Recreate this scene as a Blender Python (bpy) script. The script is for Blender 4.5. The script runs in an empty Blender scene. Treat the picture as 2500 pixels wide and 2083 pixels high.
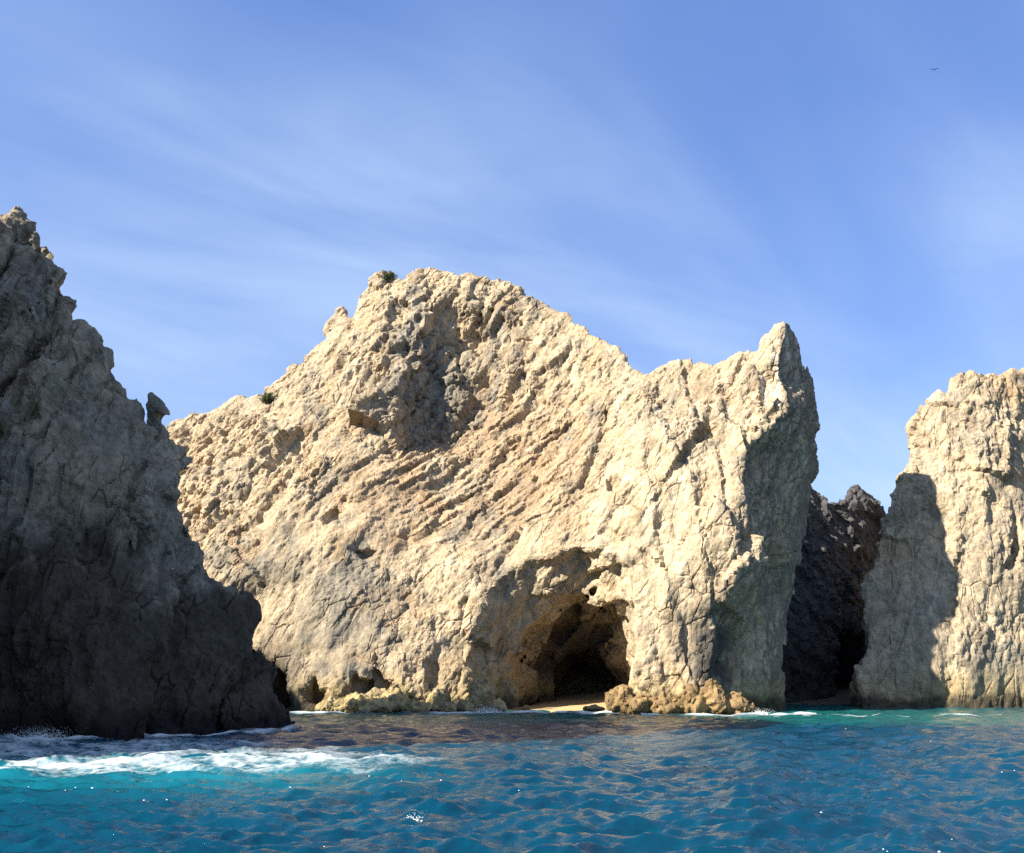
import bpy, math, random
import numpy as np

random.seed(7)
R = math.radians
scene = bpy.context.scene
col = scene.collection

# ------------------------------------------------------------------ camera, sky, sun, exposure
FPX, CXP, CYP, CAMH = 2400.0, 1250.0, 1041.5, 3.0       # focal length and centre in pixels of the 2500 px photograph
PITCH = math.atan((1640.0 - CYP) / FPX)
cam_data = bpy.data.cameras.new('camera')
cam_data.sensor_fit = 'HORIZONTAL'
cam_data.sensor_width = 36.0
cam_data.lens = 36.0 * FPX / 2500.0
cam_data.clip_start = 0.1
cam_data.clip_end = 8000.0
cam = bpy.data.objects.new('camera', cam_data)
cam.location = (0, 0, CAMH)
cam.rotation_euler = (math.pi / 2 + PITCH, 0, 0)
col.objects.link(cam)
scene.camera = cam

SUN_EL, SUN_AZ = R(35.0), R(60.0)                       # azimuth: from behind the camera towards its left
SUN = np.array([-math.sin(SUN_AZ) * math.cos(SUN_EL), -math.cos(SUN_AZ) * math.cos(SUN_EL), math.sin(SUN_EL)])
world = bpy.data.worlds.new('World')
scene.world = world
world.use_nodes = True
wn, wl = world.node_tree.nodes, world.node_tree.links
wn.clear()
w_out = wn.new('ShaderNodeOutputWorld')
w_bg = wn.new('ShaderNodeBackground')
w_sky = wn.new('ShaderNodeTexSky')
w_sky.sky_type = 'NISHITA'
w_sky.sun_disc = False
w_sky.sun_elevation = SUN_EL
w_sky.sun_rotation = math.atan2(SUN[0], SUN[1])
w_sky.air_density = 1.0
w_sky.dust_density = 0.0
w_sky.ozone_density = 1.6
w_bg.inputs['Strength'].default_value = 0.0665
# thin cirrus over the whole sky: stretched streaks on a flat layer high above
w_geo = wn.new('ShaderNodeTexCoord')
w_sep = wn.new('ShaderNodeSeparateXYZ')
wl.new(w_geo.outputs['Generated'], w_sep.inputs[0])
def wmath(op, a, b=None, c=None):
    n = wn.new('ShaderNodeMath'); n.operation = op
    for i, v in enumerate((a, b, c)):
        if v is None: continue
        if isinstance(v, (int, float)): n.inputs[i].default_value = v
        else: wl.new(v, n.inputs[i])
    return n.outputs[0]
zc = wmath('MAXIMUM', wmath('ADD', w_sep.outputs['Z'], 0.30), 0.05)
w_comb = wn.new('ShaderNodeCombineXYZ')
wl.new(wmath('DIVIDE', w_sep.outputs['X'], zc), w_comb.inputs[0])
wl.new(wmath('DIVIDE', w_sep.outputs['Y'], zc), w_comb.inputs[1])
def wnoise(rot, scl, scale, detail, rough, dist, loc=(0, 0, 0)):
    m0 = wn.new('ShaderNodeMapping')
    m0.inputs['Rotation'].default_value = (0, 0, -rot)
    wl.new(w_comb.outputs[0], m0.inputs[0])
    m = wn.new('ShaderNodeMapping')
    m.inputs['Location'].default_value = loc
    m.inputs['Scale'].default_value = scl
    wl.new(m0.outputs[0], m.inputs[0])
    n = wn.new('ShaderNodeTexNoise')
    n.inputs['Scale'].default_value = scale
    n.inputs['Detail'].default_value = detail
    n.inputs['Roughness'].default_value = rough
    n.inputs['Distortion'].default_value = dist
    wl.new(m.outputs[0], n.inputs['Vector'])
    return n.outputs['Fac']
CL = 9.3; CM = 6.6
c1 = wnoise(R(40), (0.7, 1.15, 1), 0.9, 4, 0.45, 0.4, (CL, CM, 0))
c2 = wnoise(R(33), (0.8, 1.9, 1), 1.6, 7, 0.55, 0.6, (5.1, 3.3, 0))
def wramp(v, a, b):
    n = wn.new('ShaderNodeMapRange'); n.interpolation_type = 'SMOOTHSTEP'
    n.inputs[1].default_value = a; n.inputs[2].default_value = b
    wl.new(v, n.inputs[0]); return n.outputs[0]
cloud = wmath('MULTIPLY', wramp(c1, 0.22, 0.58), wmath('ADD', wmath('MULTIPLY', wramp(c2, 0.30, 0.72), 0.7), 0.3))
w_tint = wn.new('ShaderNodeMix'); w_tint.data_type = 'RGBA'; w_tint.blend_type = 'MULTIPLY'
w_tint.inputs[0].default_value = 1.0
wl.new(w_sky.outputs[0], w_tint.inputs[6])
w_tint.inputs[7].default_value = (0.95, 0.99, 1.17, 1)
w_mix = wn.new('ShaderNodeMix'); w_mix.data_type = 'RGBA'
wl.new(wmath('MULTIPLY', cloud, 0.82), w_mix.inputs[0])
w_veil = wn.new('ShaderNodeMix'); w_veil.data_type = 'RGBA'   # thin even veil that flattens the sky's gradient
w_veil.inputs[0].default_value = 0.40
wl.new(w_tint.outputs[2], w_veil.inputs[6])
w_veil.inputs[7].default_value = (0.66, 1.62, 5.1, 1)
wl.new(w_veil.outputs[2], w_mix.inputs[6])
w_mix.inputs[7].default_value = (3.5, 4.6, 6.2, 1)
wl.new(w_mix.outputs[2], w_bg.inputs[0])
wl.new(w_bg.outputs[0], w_out.inputs[0])

sun_data = bpy.data.lights.new('sun', 'SUN')
sun_data.energy = 5.0
sun_data.angle = R(0.53)
sun_data.color = (1.0, 0.92, 0.78)
sun = bpy.data.objects.new('sun', sun_data)
from mathutils import Vector
sun.rotation_euler = Vector(SUN).to_track_quat('Z', 'Y').to_euler()
sun.location = (-60, -50, 70)
col.objects.link(sun)

vs = scene.view_settings
vs.view_transform = 'Standard'
vs.look = 'None'
vs.gamma = 1.0
vs.use_curve_mapping = False
vs.exposure = 1.42
scene.render.engine = 'CYCLES'
scene.cycles.use_denoising = False
scene.cycles.max_bounces = 6
scene.cycles.diffuse_bounces = 2

# ------------------------------------------------------------------ numpy tools
def at(px, py, D):
    """world point on the sight line of photograph pixel (px, py) at depth Y = D"""
    dx, dy = (px - CXP) / FPX, -(py - CYP) / FPX
    ry = math.cos(PITCH) - math.sin(PITCH) * dy
    rz = math.sin(PITCH) + math.cos(PITCH) * dy
    t = D / ry
    return np.array([dx * t, D, CAMH + rz * t])

def hash3(i, j, k, seed):
    h = (i.view(np.uint32) * np.uint32(374761393) + j.view(np.uint32) * np.uint32(668265263)
         + k.view(np.uint32) * np.uint32(2147483647 - 1013904223) + np.uint32((seed * 2654435761) & 0xffffffff))
    h ^= h >> np.uint32(15); h *= np.uint32(2246822519)
    h ^= h >> np.uint32(13); h *= np.uint32(3266489917)
    h ^= h >> np.uint32(16)
    return h

def rnd(h, n):
    h = h + np.uint32((n * 0x9E3779B9) & 0xffffffff)
    h ^= h >> np.uint32(16); h = h * np.uint32(0x7feb352d)
    h ^= h >> np.uint32(15); h = h * np.uint32(0x846ca68b)
    h ^= h >> np.uint32(16)
    return h.astype(np.float32) * np.float32(1.0 / 4294967296.0)

def perlin(P, seed=0):
    P = P.astype(np.float32, copy=False)
    I, Fr, U = [], [], []
    for k in range(3):
        c = np.ascontiguousarray(P[:, k]); fl = np.floor(c); f = c - fl
        I.append(fl.astype(np.int32)); Fr.append(f); U.append(f * f * f * (f * (f * 6 - 15) + 10))
    res = np.zeros(len(P), np.float32)
    S = np.float32(1 / 511.5)
    for a in (0, 1):
        wa = U[0] if a else 1 - U[0]; fa = Fr[0] - np.float32(a)
        for b in (0, 1):
            wb = wa * (U[1] if b else 1 - U[1]); fb = Fr[1] - np.float32(b)
            for c in (0, 1):
                h = hash3(I[0] + a, I[1] + b, I[2] + c, seed)
                g = ((h & np.uint32(1023)).astype(np.float32) * S - 1) * fa
                g += (((h >> np.uint32(10)) & np.uint32(1023)).astype(np.float32) * S - 1) * fb
                g += (((h >> np.uint32(20)) & np.uint32(1023)).astype(np.float32) * S - 1) * (Fr[2] - np.float32(c))
                g *= wb; g *= (U[2] if c else 1 - U[2])
                res += g
    return res

def fbm(P, freq, octv=4, seed=0, gain=0.5):
    s = np.zeros(len(P), np.float32); a = 1.0
    for o in range(octv):
        s += a * perlin(P * freq + 17.3 * o, seed + o); freq *= 2.03; a *= gain
    return s

def frame(along, across=(0, 1, 0)):
    """3x3 rows: along, second, third, orthonormal"""
    a = np.array(along, float); a /= np.linalg.norm(a)
    b = np.array(across, float); b -= a * a.dot(b); b /= np.linalg.norm(b)
    return np.array([a, b, np.cross(a, b)])

def plates(P, size, seed, fr=None, warp=0.0):
    """fractured blocks: nearest-cell lookup; returns step height, tilt term, crack distance and a random tone per block"""
    P = P.astype(np.float32); Q = P if fr is None else P @ fr.T.astype(np.float32)
    Q = Q / np.array(size, np.float32)
    if warp:
        Q = Q + warp * np.stack([perlin(Q * 0.8 + 31.7 * k, seed + 50 + k) for k in range(3)], 1)
    C = np.floor(Q).astype(np.int32)
    n = len(P)
    f1 = np.full(n, 9e9, np.float32); f2 = np.full(n, 9e9, np.float32)
    hb = np.zeros(n, np.uint32); best = np.zeros(n, np.int8)
    C0, C1, C2 = (np.ascontiguousarray(C[:, i]) for i in range(3))
    R0, R1, R2 = (np.ascontiguousarray((Q[:, i] - C[:, i]).astype(np.float32)) for i in range(3))
    S = np.float32(0.8 / 1023)
    for a in (-1, 0, 1):
        for b in (-1, 0, 1):
            for c in (-1, 0, 1):
                h = hash3(C0 + a, C1 + b, C2 + c, seed)
                d0 = R0 - np.float32(a + 0.1) - S * (h & np.uint32(1023)).astype(np.float32)
                d1 = R1 - np.float32(b + 0.1) - S * ((h >> np.uint32(10)) & np.uint32(1023)).astype(np.float32)
                d2 = R2 - np.float32(c + 0.1) - S * ((h >> np.uint32(20)) & np.uint32(1023)).astype(np.float32)
                d = d0 * d0 + d1 * d1 + d2 * d2
                m = d < f1
                f2 = np.where(m, f1, np.minimum(f2, d))
                f1 = np.where(m, d, f1); hb = np.where(m, h, hb)
                best[m] = (a + 1) * 9 + (b + 1) * 3 + c + 1
    D = np.stack([R0 - (best // 9 - 1) - 0.1 - S * (hb & np.uint32(1023)).astype(np.float32),
                  R1 - (best // 3 % 3 - 1) - 0.1 - S * ((hb >> np.uint32(10)) & np.uint32(1023)).astype(np.float32),
                  R2 - (best % 3 - 1) - 0.1 - S * ((hb >> np.uint32(20)) & np.uint32(1023)).astype(np.float32)], 1)
    step = rnd(hb, 1) * 2 - 1
    tilt = (rnd(hb, 2) * 2 - 1) * D[:, 0] + (rnd(hb, 3) * 2 - 1) * D[:, 1] + (rnd(hb, 4) * 2 - 1) * D[:, 2]
    return step, tilt, np.sqrt(f2) - np.sqrt(f1), rnd(hb, 5)

def blocks(P, size, seed, fr=None, A=0.5, B=0.5, K=1.0, flat=0.3, warp=0.12):
    """jointed rock: tilted flat-topped blocks in consistent joint sets, bevelled sides meeting in sharp grooves; height and tone"""
    P = P.astype(np.float32); Q = P if fr is None else P @ fr.T.astype(np.float32)
    Q = Q / np.array(size, np.float32)
    if warp: Q = Q + np.float32(warp) * np.stack([perlin(Q * 0.7 + 31.7 * k, seed + 50 + k) for k in range(3)], 1)
    Cf = np.floor(Q); C = Cf.astype(np.int32); n = len(P)
    C0, C1, C2 = (np.ascontiguousarray(C[:, i]) for i in range(3))
    R0, R1, R2 = (np.ascontiguousarray((Q[:, i] - Cf[:, i]).astype(np.float32)) for i in range(3))
    S = np.float32(0.8 / 1023); S2 = np.float32(2.0 / 1023)
    best = np.full(n, -9e9, np.float32); hb = np.zeros(n, np.uint32)
    M = np.uint32(1023); s10, s20 = np.uint32(10), np.uint32(20)
    for a in (-1, 0, 1):
        for b in (-1, 0, 1):
            for c in (-1, 0, 1):
                h = hash3(C0 + a, C1 + b, C2 + c, seed)
                d0 = R0 - np.float32(a + 0.1) - S * (h & M).astype(np.float32)
                d1 = R1 - np.float32(b + 0.1) - S * ((h >> s10) & M).astype(np.float32)
                d2 = R2 - np.float32(c + 0.1) - S * ((h >> s20) & M).astype(np.float32)
                g = h * np.uint32(2654435761); g ^= g >> np.uint32(15)
                m = np.maximum(np.maximum(np.abs(d0), np.abs(d1)), np.abs(d2))
                v = ((g & M).astype(np.float32) * S2 - 1) * d0
                v += (((g >> s10) & M).astype(np.float32) * S2 - 1) * d1
                v += (((g >> s20) & M).astype(np.float32) * S2 - 1) * d2
                v *= np.float32(B)
                v += np.float32(A) * ((h >> np.uint32(5)) & M).astype(np.float32) * S2
                v -= np.float32(K) * np.maximum(m - np.float32(flat), 0) + np.float32(0.05) * m
                w = v > best
                best = np.where(w, v, best); hb = np.where(w, h, hb)
    return best - best.mean(), rnd(hb, 5)

def slabs(P, across, width, seed, warp=0.6, wfreq=0.25, drop=0.10):
    """overlapping sheets: height rises across each sheet and drops sharply at its edge"""
    a = np.array(across, np.float32); a /= np.linalg.norm(a)
    u = P @ a / width + warp * fbm(P, wfreq, 4, seed, 0.55) + 1.1 * perlin(P * np.float32(0.22 / width), seed + 9)
    n = np.floor(u); t = (u - n).astype(np.float32)
    h = hash3(n.astype(np.int32), np.zeros(len(P), np.int32), np.zeros(len(P), np.int32), seed)
    amp = 0.12 + 1.5 * rnd(h, 1) ** 1.5
    saw = np.where(t < 1 - drop, t / (1 - drop), (1 - t) / drop)
    return (saw - 0.5) * amp

def tps(pts):
    """thin-plate spline Y(X, Z) through (px, py, depth) points"""
    W = np.array([at(*p) for p in pts])
    A = W[:, [0, 2]]; n = len(A)
    def K(r2): return r2 * np.log(r2 + 1e-9)
    M = np.zeros((n + 3, n + 3))
    M[:n, :n] = K(((A[:, None] - A[None]) ** 2).sum(2)) + np.eye(n) * 2.0
    M[:n, n] = 1; M[:n, n + 1:] = A; M[n, :n] = 1; M[n + 1:, :n] = A.T
    w = np.linalg.solve(M, np.concatenate([W[:, 1], [0, 0, 0]]))
    def ev(X, Z):
        o = w[n] + w[n + 1] * X + w[n + 2] * Z
        for k in range(n):
            o = o + w[k] * K((X - A[k, 0]) ** 2 + (Z - A[k, 1]) ** 2)
        return o
    return ev

def poly_sd(X, Z, V):
    """signed distance (negative inside) to polygon V in the XZ plane"""
    V = np.array(V, float); d = np.full(X.shape, 1e9); inside = np.zeros(X.shape, bool)
    for i in range(len(V)):
        a, b = V[i - 1], V[i]
        e = b - a; L = e.dot(e) + 1e-12
        wx, wz = X - a[0], Z - a[1]
        t = np.clip((wx * e[0] + wz * e[1]) / L, 0, 1)
        d = np.minimum(d, (wx - t * e[0]) ** 2 + (wz - t * e[1]) ** 2)
        c = ((a[1] <= Z) & (b[1] > Z)) | ((b[1] <= Z) & (a[1] > Z))
        with np.errstate(divide='ignore', invalid='ignore'):
            xi = a[0] + (Z - a[1]) / (b[1] - a[1] if b[1] != a[1] else 1e-9) * e[0]
        inside ^= c & (X < xi)
    d = np.sqrt(d)
    return np.where(inside, -d, d)

def pxpoly(P, D=None):
    return [at(p[0], p[1], p[2] if len(p) > 2 else D)[[0, 2]] for p in P]

def smax(a, b, k):
    h = np.maximum(k - np.abs(a - b), 0) / k
    return np.maximum(a, b) + h * h * k * 0.25

def smin(a, b, k): return -smax(-a, -b, k)
def sstep(a, b, x):
    t = np.clip((x - a) / (b - a), 0, 1); return t * t * (3 - 2 * t)

def surface_nets(f, lo, vox):
    s = f < 0
    nx, ny, nz = f.shape
    cnt = np.zeros((nx - 1, ny - 1, nz - 1), np.int8)
    for a in (0, 1):
        for b in (0, 1):
            for c in (0, 1):
                cnt += s[a:nx - 1 + a, b:ny - 1 + b, c:nz - 1 + c]
    act = (cnt > 0) & (cnt < 8)
    idx = np.full(act.shape, -1, np.int32)
    I, J, K = np.nonzero(act)
    n = len(I); idx[I, J, K] = np.arange(n)
    acc = np.zeros((n, 3)); num = np.zeros(n)
    cor = [(0, 0, 0), (1, 0, 0), (0, 1, 0), (1, 1, 0), (0, 0, 1), (1, 0, 1), (0, 1, 1), (1, 1, 1)]
    for p in range(8):
        for ax in range(3):
            c0 = cor[p]
            if c0[ax]: continue
            c1 = list(c0); c1[ax] = 1
            v0 = f[I + c0[0], J + c0[1], K + c0[2]]; v1 = f[I + c1[0], J + c1[1], K + c1[2]]
            m = (v0 < 0) != (v1 < 0)
            t = np.where(m, v0 / np.where(m, v0 - v1, 1), 0)
            q = np.stack([np.full(n, float(c)) for c in c0], 1); q[:, ax] += t
            acc[m] += q[m]; num[m] += 1
    V = np.stack([I, J, K], 1) + acc / num[:, None]
    V = V * vox + np.array(lo)
    quads = []
    for ax in range(3):
        sl0 = [slice(None)] * 3; sl1 = [slice(None)] * 3
        sl0[ax] = slice(0, -1); sl1[ax] = slice(1, None)
        cr = s[tuple(sl0)] != s[tuple(sl1)]
        b, c = (ax + 1) % 3, (ax + 2) % 3
        E = np.array(np.nonzero(cr))
        ok = (E[b] > 0) & (E[c] > 0) & (E[b] < f.shape[b] - 1) & (E[c] < f.shape[c] - 1)
        E = E[:, ok]
        def cell(db, dc):
            q = E.copy(); q[b] -= db; q[c] -= dc
            return idx[q[0], q[1], q[2]]
        Q = np.stack([cell(1, 1), cell(0, 1), cell(0, 0), cell(1, 0)], 1)
        flip = ~s[E[0], E[1], E[2]]
        Q[flip] = Q[flip][:, ::-1]
        quads.append(Q)
    return V, np.concatenate(quads)

def vnormals(V, Q, smooth=0):
    n = np.cross(V[Q[:, 2]] - V[Q[:, 0]], V[Q[:, 3]] - V[Q[:, 1]])
    N = np.zeros_like(V)
    for k in range(4):
        for a in range(3): N[:, a] += np.bincount(Q[:, k], n[:, a], len(V))
    for _ in range(smooth):
        N /= np.linalg.norm(N, axis=1)[:, None] + 1e-9
        fn = N[Q].sum(1); N2 = np.zeros_like(V)
        for k in range(4):
            for a in range(3): N2[:, a] += np.bincount(Q[:, k], fn[:, a], len(V))
        N = N2
    return N / (np.linalg.norm(N, axis=1)[:, None] + 1e-9)

def ease(d, Q, it=2):
    """spread sharp height steps over a few mesh cells so that they stand as broken edges, not as stretched walls"""
    n = len(d); cnt = np.maximum(sum(np.bincount(Q[:, k], minlength=n) for k in range(4)), 1)
    for _ in range(it):
        f = d[Q].mean(1)
        d = sum(np.bincount(Q[:, k], f, n) for k in range(4)) / cnt
    return d

def subdivide(V, Q):
    E = np.concatenate([Q[:, [0, 1]], Q[:, [1, 2]], Q[:, [2, 3]], Q[:, [3, 0]]])
    E.sort(axis=1)
    key = E[:, 0].astype(np.int64) * len(V) + E[:, 1]
    u, inv = np.unique(key, return_inverse=True)
    mid = (V[u // len(V)] + V[u % len(V)]) / 2
    m = len(Q); n = len(V)
    e = inv.reshape(4, m) + n
    c = np.arange(m) + n + len(mid)
    V2 = np.concatenate([V, mid, V[Q].mean(1)])
    Q2 = np.concatenate([np.stack([Q[:, 0], e[0], c, e[3]], 1), np.stack([e[0], Q[:, 1], e[1], c], 1),
                         np.stack([c, e[1], Q[:, 2], e[2]], 1), np.stack([e[3], c, e[2], Q[:, 3]], 1)])
    return V2, Q2

def refine(V, Q, extra=None, hide=None, zmin=-0.7):
    """finer mesh on the sea side of the rock, coarse on its far side; extra per-vertex values are carried along"""
    Q = Q[V[Q][:, :, 2].max(1) > zmin]
    N = vnormals(V, Q, 3); T = np.array([0, 0, CAMH]) - V
    T /= np.linalg.norm(T, axis=1)[:, None]
    last = extra is not None                              # the finest level keeps to what the picture shows
    vv = ((N * T).sum(1) > (0.05 if last else -0.15)) & (np.abs(V[:, 0]) < (0.54 if last else 0.57) * V[:, 1] + 0.5)
    if last and hide is not None: vv &= ~hide(V)
    vis = vv[Q].all(1).astype(float) if last else vv[Q].any(1).astype(float)
    for _ in range(0 if last else 2):                                    # grow the seen region a little
        far = np.zeros(len(V))
        for k in range(4): far = np.maximum(far, np.bincount(Q[:, k], vis, len(V)))
        vis = (far[Q].max(1) > 0).astype(float)
    f = vis > 0
    W = V if extra is None else np.concatenate([V, extra], 1)
    u, inv = np.unique(Q[f], return_inverse=True)
    A, QA = subdivide(W[u], inv.reshape(-1, 4))
    u2, inv2 = np.unique(Q[~f], return_inverse=True)
    W = np.concatenate([A, W[u2]]); Q = np.concatenate([QA, inv2.reshape(-1, 4) + len(A)])
    return (W, Q) if extra is None else (W[:, :3], Q, W[:, 3:])

def mesh_from(name, V, F, colr=None, extra=None, smooth=False):
    me = bpy.data.meshes.new(name)
    k = F.shape[1]
    me.vertices.add(len(V)); me.vertices.foreach_set('co', np.ascontiguousarray(V, np.float32).ravel())
    me.loops.add(F.size); me.loops.foreach_set('vertex_index', np.ascontiguousarray(F, np.int32).ravel())
    me.polygons.add(len(F)); me.polygons.foreach_set('loop_start', np.arange(0, F.size, k, dtype=np.int32))
    if smooth: me.polygons.foreach_set('use_smooth', np.ones(len(F), bool))
    else: me.polygons.foreach_set('use_smooth', np.zeros(len(F), bool))
    if colr is not None:
        a = me.color_attributes.new('tint', 'FLOAT_COLOR', 'POINT')
        a.data.foreach_set('color', np.concatenate([colr, np.ones((len(V), 1))], 1).astype(np.float32).ravel())
    for nm, v in (extra or {}).items():
        a = me.attributes.new(nm, 'FLOAT', 'POINT'); a.data.foreach_set('value', v.astype(np.float32))
    me.update(calc_edges=True)
    return me

def link(name, me, mat=None, parent=None, loc=None):
    o = bpy.data.objects.new(name, me); col.objects.link(o)
    if mat is not None and me is not None and not me.materials: me.materials.append(mat)
    if parent is not None: o.parent = parent
    if loc is not None: o.location = loc
    return o

def thing(name, label, cat, loc=(0, 0, 0), group=None):
    o = bpy.data.objects.new(name, None); col.objects.link(o)
    o.location = loc; o.empty_display_size = 0.5
    o['label'] = label; o['category'] = cat
    if group: o['group'] = group
    return o

def largest_piece(q, nv):
    """keep the connected surface, drop closed hollows inside the rock"""
    u, inv = np.unique(q, return_inverse=True); f = inv.reshape(-1, 4)
    lab = np.arange(len(u))
    for _ in range(60):
        m = lab[f].min(1); new = lab.copy()
        for k in range(4): np.minimum.at(new, f[:, k], m)
        new = new[new]; new = new[new]
        if (new == lab).all(): break
        lab = new
    fl = lab[f[:, 0]]
    v, c = np.unique(fl, return_counts=True)
    return q[fl == v[c.argmax()]]

def split_parts(V, Q, C, part_id, names, mat, root, one_piece=('cracked_foot',)):
    objs = {}
    off = np.array(root.location)
    for k, nm in enumerate(names):
        q = Q[part_id == k]
        if len(q) == 0: continue
        if nm in one_piece: q = largest_piece(q, len(V))
        u, inv = np.unique(q, return_inverse=True)
        me = mesh_from(nm, V[u] - off, inv.reshape(q.shape), C[u])
        objs[nm] = link(nm, me, mat, root)
    return objs

# ------------------------------------------------------------------ materials
def new_mat(name):
    m = bpy.data.materials.new(name); m.use_nodes = True
    nt = m.node_tree; b = nt.nodes['Principled BSDF']
    return m, nt, nt.nodes, nt.links, b

def tex_noise(nodes, links, vec, scale, detail=5, rough=0.55):
    n = nodes.new('ShaderNodeTexNoise')
    n.inputs['Scale'].default_value = scale; n.inputs['Detail'].default_value = detail
    n.inputs['Roughness'].default_value = rough
    if vec is not None: links.new(vec, n.inputs['Vector'])
    return n

def maprange(nodes, links, v, a, b, c, d):
    n = nodes.new('ShaderNodeMapRange')
    for i, x in zip((1, 2, 3, 4), (a, b, c, d)): n.inputs[i].default_value = x
    links.new(v, n.inputs[0]); return n.outputs[0]

def rock_mat(name, from_attr=True, base=(0.5, 0.42, 0.3), alt=(0.35, 0.32, 0.27), bump=0.5, rough=0.9, joint=0.7):
    m, nt, N, L, b = new_mat(name)
    geo = N.new('ShaderNodeNewGeometry')
    pos = geo.outputs['Position']
    n1 = tex_noise(N, L, pos, 2.6, 7, 0.65)
    n2 = tex_noise(N, L, pos, 0.7, 4)
    mul = N.new('ShaderNodeMix'); mul.data_type = 'RGBA'; mul.blend_type = 'MULTIPLY'; mul.inputs[0].default_value = 1
    if from_attr:
        a = N.new('ShaderNodeAttribute'); a.attribute_name = 'tint'; src = a.outputs['Color']
    else:
        oi = N.new('ShaderNodeObjectInfo')
        mx = N.new('ShaderNodeMix'); mx.data_type = 'RGBA'
        mx.inputs[6].default_value = (*base, 1); mx.inputs[7].default_value = (*alt, 1)
        L.new(oi.outputs['Random'], mx.inputs[0]); src = mx.outputs[2]
    L.new(src, mul.inputs[6])
    v = N.new('ShaderNodeMath'); v.operation = 'MULTIPLY'
    L.new(maprange(N, L, n1.outputs['Fac'], 0.25, 0.75, 0.62, 1.28), v.inputs[0])
    L.new(maprange(N, L, n2.outputs['Fac'], 0.3, 0.7, 0.9, 1.1), v.inputs[1])
    cc = N.new('ShaderNodeCombineColor')
    for i in range(3): L.new(v.outputs[0], cc.inputs[i])
    L.new(cc.outputs[0], mul.inputs[7])
    L.new(mul.outputs[2], b.inputs['Base Color'])
    b.inputs['Roughness'].default_value = rough
    b.inputs['Specular IOR Level'].default_value = 0.2
    nz = tex_noise(N, L, pos, 1.4, 3)
    wv = N.new('ShaderNodeVectorMath'); wv.operation = 'MULTIPLY_ADD'
    L.new(nz.outputs['Color'], wv.inputs[0]); wv.inputs[1].default_value = (0.5, 0.5, 0.5); L.new(pos, wv.inputs[2])
    mp = N.new('ShaderNodeMapping'); mp.inputs['Rotation'].default_value = (0.2, joint, 0.1); L.new(wv.outputs[0], mp.inputs[0])
    mp2 = N.new('ShaderNodeMapping'); mp2.inputs['Scale'].default_value = (1.0, 1.0, 0.45); L.new(mp.outputs[0], mp2.inputs[0])
    hs = []
    for sc, w in ((1.5, 1.0), (3.4, 0.62), (7.5, 0.30)):
        vo = N.new('ShaderNodeTexVoronoi'); vo.inputs['Scale'].default_value = sc; L.new(mp2.outputs[0], vo.inputs['Vector'])
        sp_ = N.new('ShaderNodeSeparateColor'); L.new(vo.outputs['Color'], sp_.inputs[0])
        ml = N.new('ShaderNodeMath'); ml.operation = 'MULTIPLY'; ml.inputs[1].default_value = w; L.new(sp_.outputs[0], ml.inputs[0])
        hs.append(ml.outputs[0])
    n3 = tex_noise(N, L, pos, 6.0, 8, 0.7)
    ad = N.new('ShaderNodeMath'); ad.operation = 'ADD'; L.new(hs[0], ad.inputs[0]); L.new(hs[1], ad.inputs[1])
    ad2 = N.new('ShaderNodeMath'); ad2.operation = 'ADD'; L.new(ad.outputs[0], ad2.inputs[0]); L.new(hs[2], ad2.inputs[1])
    ad = N.new('ShaderNodeMath'); ad.operation = 'MULTIPLY_ADD'; L.new(n3.outputs['Fac'], ad.inputs[0]); ad.inputs[1].default_value = 0.8; L.new(ad2.outputs[0], ad.inputs[2])
    bp = N.new('ShaderNodeBump'); bp.inputs['Strength'].default_value = bump; bp.inputs['Distance'].default_value = 0.13
    L.new(ad.outputs[0], bp.inputs['Height']); L.new(bp.outputs[0], b.inputs['Normal'])
    return m

M_ROCK = rock_mat('pale_granite', bump=0.8)
M_SHADE = rock_mat('grey_granite', bump=0.7, joint=0.15)
M_STONE = rock_mat('loose_stone', False, (0.40, 0.305, 0.195), (0.215, 0.19, 0.15))
M_DSTONE = rock_mat('grey_stone', False, (0.24, 0.20, 0.145), (0.16, 0.138, 0.105))
M_BSTONE = rock_mat('brown_stone', False, (0.26, 0.17, 0.078), (0.145, 0.093, 0.043))
M_WSTONE = rock_mat('whitened_stone', False, (0.46, 0.385, 0.29), (0.42, 0.36, 0.28))

CREAM = np.array([0.415, 0.325, 0.214]); GREY = np.array([0.205, 0.186, 0.148]); PINK = np.array([0.345, 0.240, 0.145])
YELL = np.array([0.30, 0.232, 0.105]); WET = np.array([0.028, 0.024, 0.019]); BROWN = np.array([0.25, 0.168, 0.080])
PALE = np.array([0.47, 0.382, 0.255]); OCHRE = np.array([0.335, 0.222, 0.118])

def mixc(C, B, w): return C * (1 - w[:, None]) + B * w[:, None]

def blob(V, c, r):
    """soft 0..1 region round world point c with radii r"""
    d = (((V - np.array(c)) / np.array(r)) ** 2).sum(1)
    return np.exp(-d)

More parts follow.
